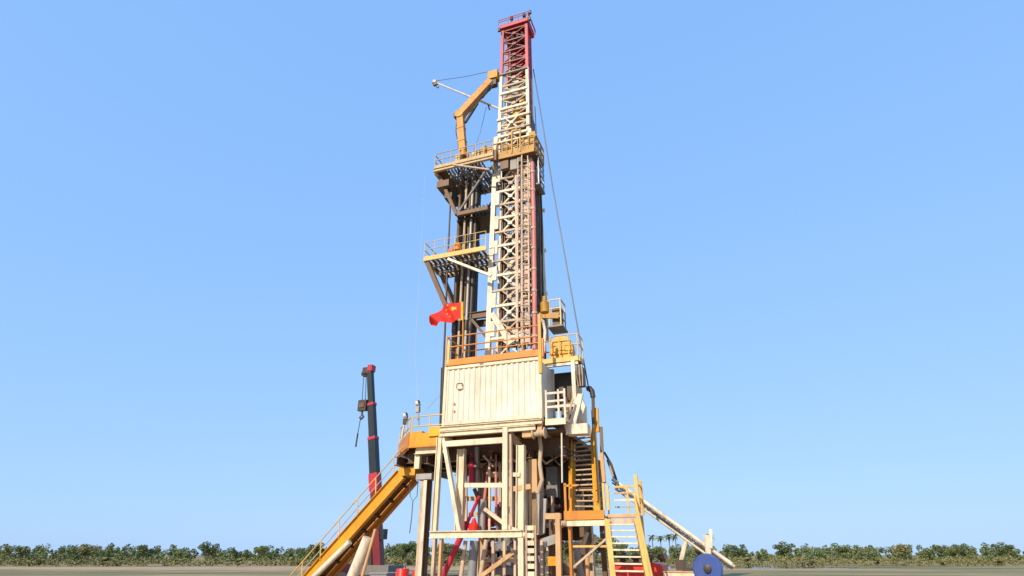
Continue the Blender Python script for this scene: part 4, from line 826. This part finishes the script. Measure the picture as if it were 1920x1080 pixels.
for a, b, r, m, lb in (((1078, 1016), (1094, 1092), .17, 'grey', 'thick grey white pipe leaning under the stair landing'),
                       ((1101, 998), (1088, 1036), .09, 'white', 'short white rod slanting up under the stair landing'),
                       ((1117, 1003), (1104, 1042), .07, 'white', 'thin white rod right of the short slanted one'),
                       ((1100, 1040), (1101, 1092), .12, 'tan', 'tan stub post beneath the slanted white rods')):
    single('prop_pipe', tube([P(*b, 2.6), P(*a, 2.6)], r, 10), m, lb, 'pipe', smooth=True)
for u_px, lb, top_y, r in ((755, 'red drum seen between the crane and the pale column', 1066, .33), (781, 'smaller red drum close beside the pale column', 1070, .2)):
    p = P(u_px, top_y, 5.0)
    o = thing('red_drum', lb, 'drum', V(p.x, 5, 0))
    part('barrel', MB().lathe((p.x, 5, 0), [(r * .97, 0), (r, .03), (r, p.z * .33), (r * 1.05, p.z * .35), (r, p.z * .37), (r, p.z * .66), (r * 1.05, p.z * .68), (r, p.z * .7), (r, p.z - .03), (r * .95, p.z)], n=20), 'brightred', o, True)
    part('valve', MB().lathe((p.x + .1, 5, p.z), [(.04, 0), (.04, .1), (.08, .12), (.06, .25)], n=8), 'white', o, True)
gu = thing('generator_cabinet', 'grey equipment cabinet at the foot of the crane', 'cabinet', V(P(735, 1080, 6).x, 6, 0))
q = P(722, 1076, 6); part('housing', MB().box((q.x - .9, 6, .2), (q.x + .75, 7, q.z)), 'bluegrey', gu); part('roof', MB().box((q.x - .95, 5.95, q.z), (q.x + .8, 7.05, q.z + .06)), 'grey', gu); part('skid', MB().box((q.x - .9, 6, 0), (q.x + .75, 7, .18)), 'dark', gu)

# ------------------------------------------------------------ vegetation
def leaf_mat(name, c1, c2):
    m = bpy.data.materials.new(name); m.use_nodes = True
    n = m.node_tree.nodes; l = m.node_tree.links; b = n['Principled BSDF']; b.inputs['Roughness'].default_value = 0.7
    g = n.new('ShaderNodeNewGeometry'); r = n.new('ShaderNodeValToRGB'); r.color_ramp.elements[0].color = (*c1, 1); r.color_ramp.elements[1].color = (*c2, 1)
    l.new(g.outputs['Random Per Island'], r.inputs[0]); l.new(r.outputs[0], b.inputs['Base Color'])
    return m
LM = [leaf_mat('dark leaves', (.06, .09, .025), (.15, .19, .06)), leaf_mat('mid leaves', (.08, .115, .035), (.20, .235, .085)), leaf_mat('olive leaves', (.14, .145, .045), (.30, .27, .11))]
BARK = mat('bark', (.13, .09, .06), .9)
def leaves(rnd, c, rx, ry, rz, n, s, vs, fs):
    for _ in range(n):
        while True:
            p = Vector((rnd.uniform(-1, 1), rnd.uniform(-1, 1), rnd.uniform(-1, 1)))
            if .25 < p.length < 1: break
        p = Vector((c[0] + p.x * rx, c[1] + p.y * ry, c[2] + p.z * rz))
        a = Vector((rnd.gauss(0, 1), rnd.gauss(0, 1), rnd.gauss(0, .7))).normalized(); b = a.cross(Vector((rnd.gauss(0, 1), rnd.gauss(0, 1), rnd.gauss(0, 1)))).normalized()
        q = s * rnd.uniform(.6, 1.3); o = len(vs)
        vs += [p - a * q, p + b * q * .6, p + a * q, p - b * q * .6]; fs.append((o, o + 1, o + 2, o + 3))
def raw(name, vs, fs, m, parent=None):
    me = bpy.data.meshes.new(name); me.from_pydata([tuple(v) for v in vs], [], fs); me.update(); me.materials.append(m)
    o = bpy.data.objects.new(name, me); COL.objects.link(o); o.parent = parent; return o
def make_tree(seed, h, m, bush=False):
    rnd = random.Random(seed); e = bpy.data.objects.new('leafy_bush' if bush else 'leafy_tree', None); COL.objects.link(e)
    t = MB(); tips = []
    if bush: t.tube([(0, 0, 0), (0, 0, h * .4)], .06, 6, .03)
    else:
        t.tube([(0, 0, 0), (.1, 0, h * .25), (0, .1, h * .5)], .22, 7, .1)
        for k in range(5):
            a = k * 1.26 + rnd.random(); t.tube([(0, 0, h * .35), (math.cos(a) * h * .25, math.sin(a) * h * .25, h * rnd.uniform(.55, .75))], .08, 5, .03)
    raw('trunk', t.v, t.f, BARK, e); vs, fs = [], []
    for k in range(12 if not bush else 7):
        a = rnd.uniform(0, 6.28); d = h * rnd.uniform(.05, .42)
        zc = h * (rnd.uniform(.42, .9) if not bush else rnd.uniform(.25, .75)); cr_ = h * rnd.uniform(.12, .24)
        leaves(rnd, (math.cos(a) * d, math.sin(a) * d, zc), cr_, cr_, cr_ * .75, 130, .16 * h / 6 + .08, vs, fs)
    raw('crown', vs, fs, m, e); return e
def copy_tree(src):
    e = src.copy(); COL.objects.link(e)
    for ch_ in src.children: c2 = ch_.copy(); COL.objects.link(c2); c2.parent = e
    return e
def wpt(px, Y): return (px - 960) / 1163.0 * Y         # world X of something near the horizon at distance Y
rnd = random.Random(4)
tp = [make_tree(20 + i, 6, LM[i % 3]) for i in range(4)]
used = [False] * 4
spots = [(585, 150, 4.6), (612, 165, 4.2), (640, 158, 4.4), (735, 190, 4.6), (757, 150, 4.9), (782, 170, 5.3), (826, 140, 4.8), (850, 160, 4.6), (1070, 150, 5.4), (1096, 160, 6.0), (1128, 148, 6.2),
         (1160, 170, 5.2), (1205, 180, 4.6), (1230, 175, 4.4), (1310, 170, 5.0), (1380, 168, 4.7), (1470, 175, 5.2), (1580, 165, 4.6), (1690, 172, 5.0), (1800, 168, 4.7), (1890, 180, 5.2), (40, 170, 4.5), (160, 160, 4.8), (270, 172, 4.6), (390, 165, 5.0), (490, 172, 4.6)]
for i, (px, Y, h_) in enumerate(spots):
    k = i % 4; e = tp[k] if not used[k] else copy_tree(tp[k]); used[k] = True
    e.location = (wpt(px, Y), Y, 0); e.rotation_euler = (0, 0, rnd.uniform(0, 6)); e.scale = [h_ / 6 * s_ for s_ in (1.2, 1.2, 1)]
    props(e, 'leafy green tree standing out in front of the far treeline', 'tree', 'trees in front of the far treeline')
bp_ = make_tree(50, 2.2, LM[2], True); first = True
for px, Y in ((745, 108), (765, 112), (782, 106), (838, 110), (1092, 96), (1120, 104), (1172, 108), (1228, 124), (600, 118), (560, 122), (450, 116), (330, 122), (200, 118), (80, 122), (1400, 120), (1520, 117), (1640, 122), (1760, 117), (1870, 121)):
    e = bp_ if first else copy_tree(bp_); first = False
    e.location = (wpt(px, Y), Y, 0); e.rotation_euler = (0, 0, rnd.uniform(0, 6)); e.scale = (rnd.uniform(.9, 1.6), rnd.uniform(.9, 1.5), rnd.uniform(.5, .85))
    props(e, 'low olive scrub bush on the flat ground before the treeline', 'bush', 'scrub bushes on the flat')
def make_palm():
    e = bpy.data.objects.new('palm_tree', None); COL.objects.link(e); h = 8
    t = MB(); t.tube([(0, 0, 0), (.15, 0, 3), (.1, .1, 5.5), (0, 0, h)], .2, 7, .11); raw('trunk', t.v, t.f, BARK, e); vs, fs = [], []
    r2 = random.Random(3)
    for k in range(22):
        a = k * 2.4; el = r2.uniform(-.5, 1.1); L = r2.uniform(1.7, 2.4); pr = None
        for s_ in range(7):
            f = s_ / 6; rr = L * f; p = Vector((math.cos(a) * rr * math.cos(el), math.sin(a) * rr * math.cos(el), h + rr * math.sin(el) - 1.1 * f * f)); sd_ = Vector((-math.sin(a), math.cos(a), 0)) * (.34 * math.sin(math.pi * min(f + .1, 1)) + .02)
            cur = (p - sd_ + V(0, 0, -.12), p, p + sd_ + V(0, 0, -.12))
            if pr: o = len(vs); vs += [*pr, *cur]; fs += [(o, o + 1, o + 4, o + 3), (o + 1, o + 2, o + 5, o + 4)]
            pr = cur
    raw('crown', vs, fs, LM[0], e); return e
pm = make_palm(); first = True
for px, Y, s_ in ((1088, 165, .82), (1112, 175, .86), (1226, 185, .86), (1241, 190, .84), (1257, 180, .86), (1270, 186, .9), (1334, 178, .86), (1150, 180, .8)):
    e = pm if first else copy_tree(pm); first = False
    e.location = (wpt(px, Y), Y, 0); e.rotation_euler = (0, 0, rnd.uniform(0, 6)); e.scale = (s_, s_, s_)
    props(e, 'slender palm tree rising above the far treeline', 'palm tree', 'palms above the far treeline')
def wood_mesh(x0, x1, ya, yb, ha, hb, step, n, sz, seed):
    rw = random.Random(seed); vs, fs = [], []; x = x0
    while x < x1:
        Y = rw.uniform(ya, yb); h_ = rw.uniform(ha, hb) * (1 + .14 * math.sin(x * .13) + .12 * math.sin(x * .041 + 2)) * (1.12 if 15 < x < 75 else 1); r_ = h_ * rw.uniform(.24, .36)
        for k in range(4): leaves(rw, (x + rw.uniform(-1.8, 1.8), Y + rw.uniform(-2, 2), h_ * (.12 + .25 * k) - .1), r_ * (1.1 - .15 * k), r_, r_ * .85, n, sz, vs, fs)
        x += rw.uniform(.6, 1.4) * step
    return vs, fs
o = raw('far_wood', *wood_mesh(-330, 330, 200, 250, 3.3, 4.5, 1.0, 62, .36, 6), LM[1]); props(o, 'long low green treeline closing the horizon behind the rig', 'woodland', kind='stuff')
o = raw('scrub_belt', *wood_mesh(-200, 200, 118, 155, .6, 1.7, .4, 22, .19, 7), LM[2]); props(o, 'low olive scrub and reeds in front of the far treeline', 'scrub', kind='stuff')
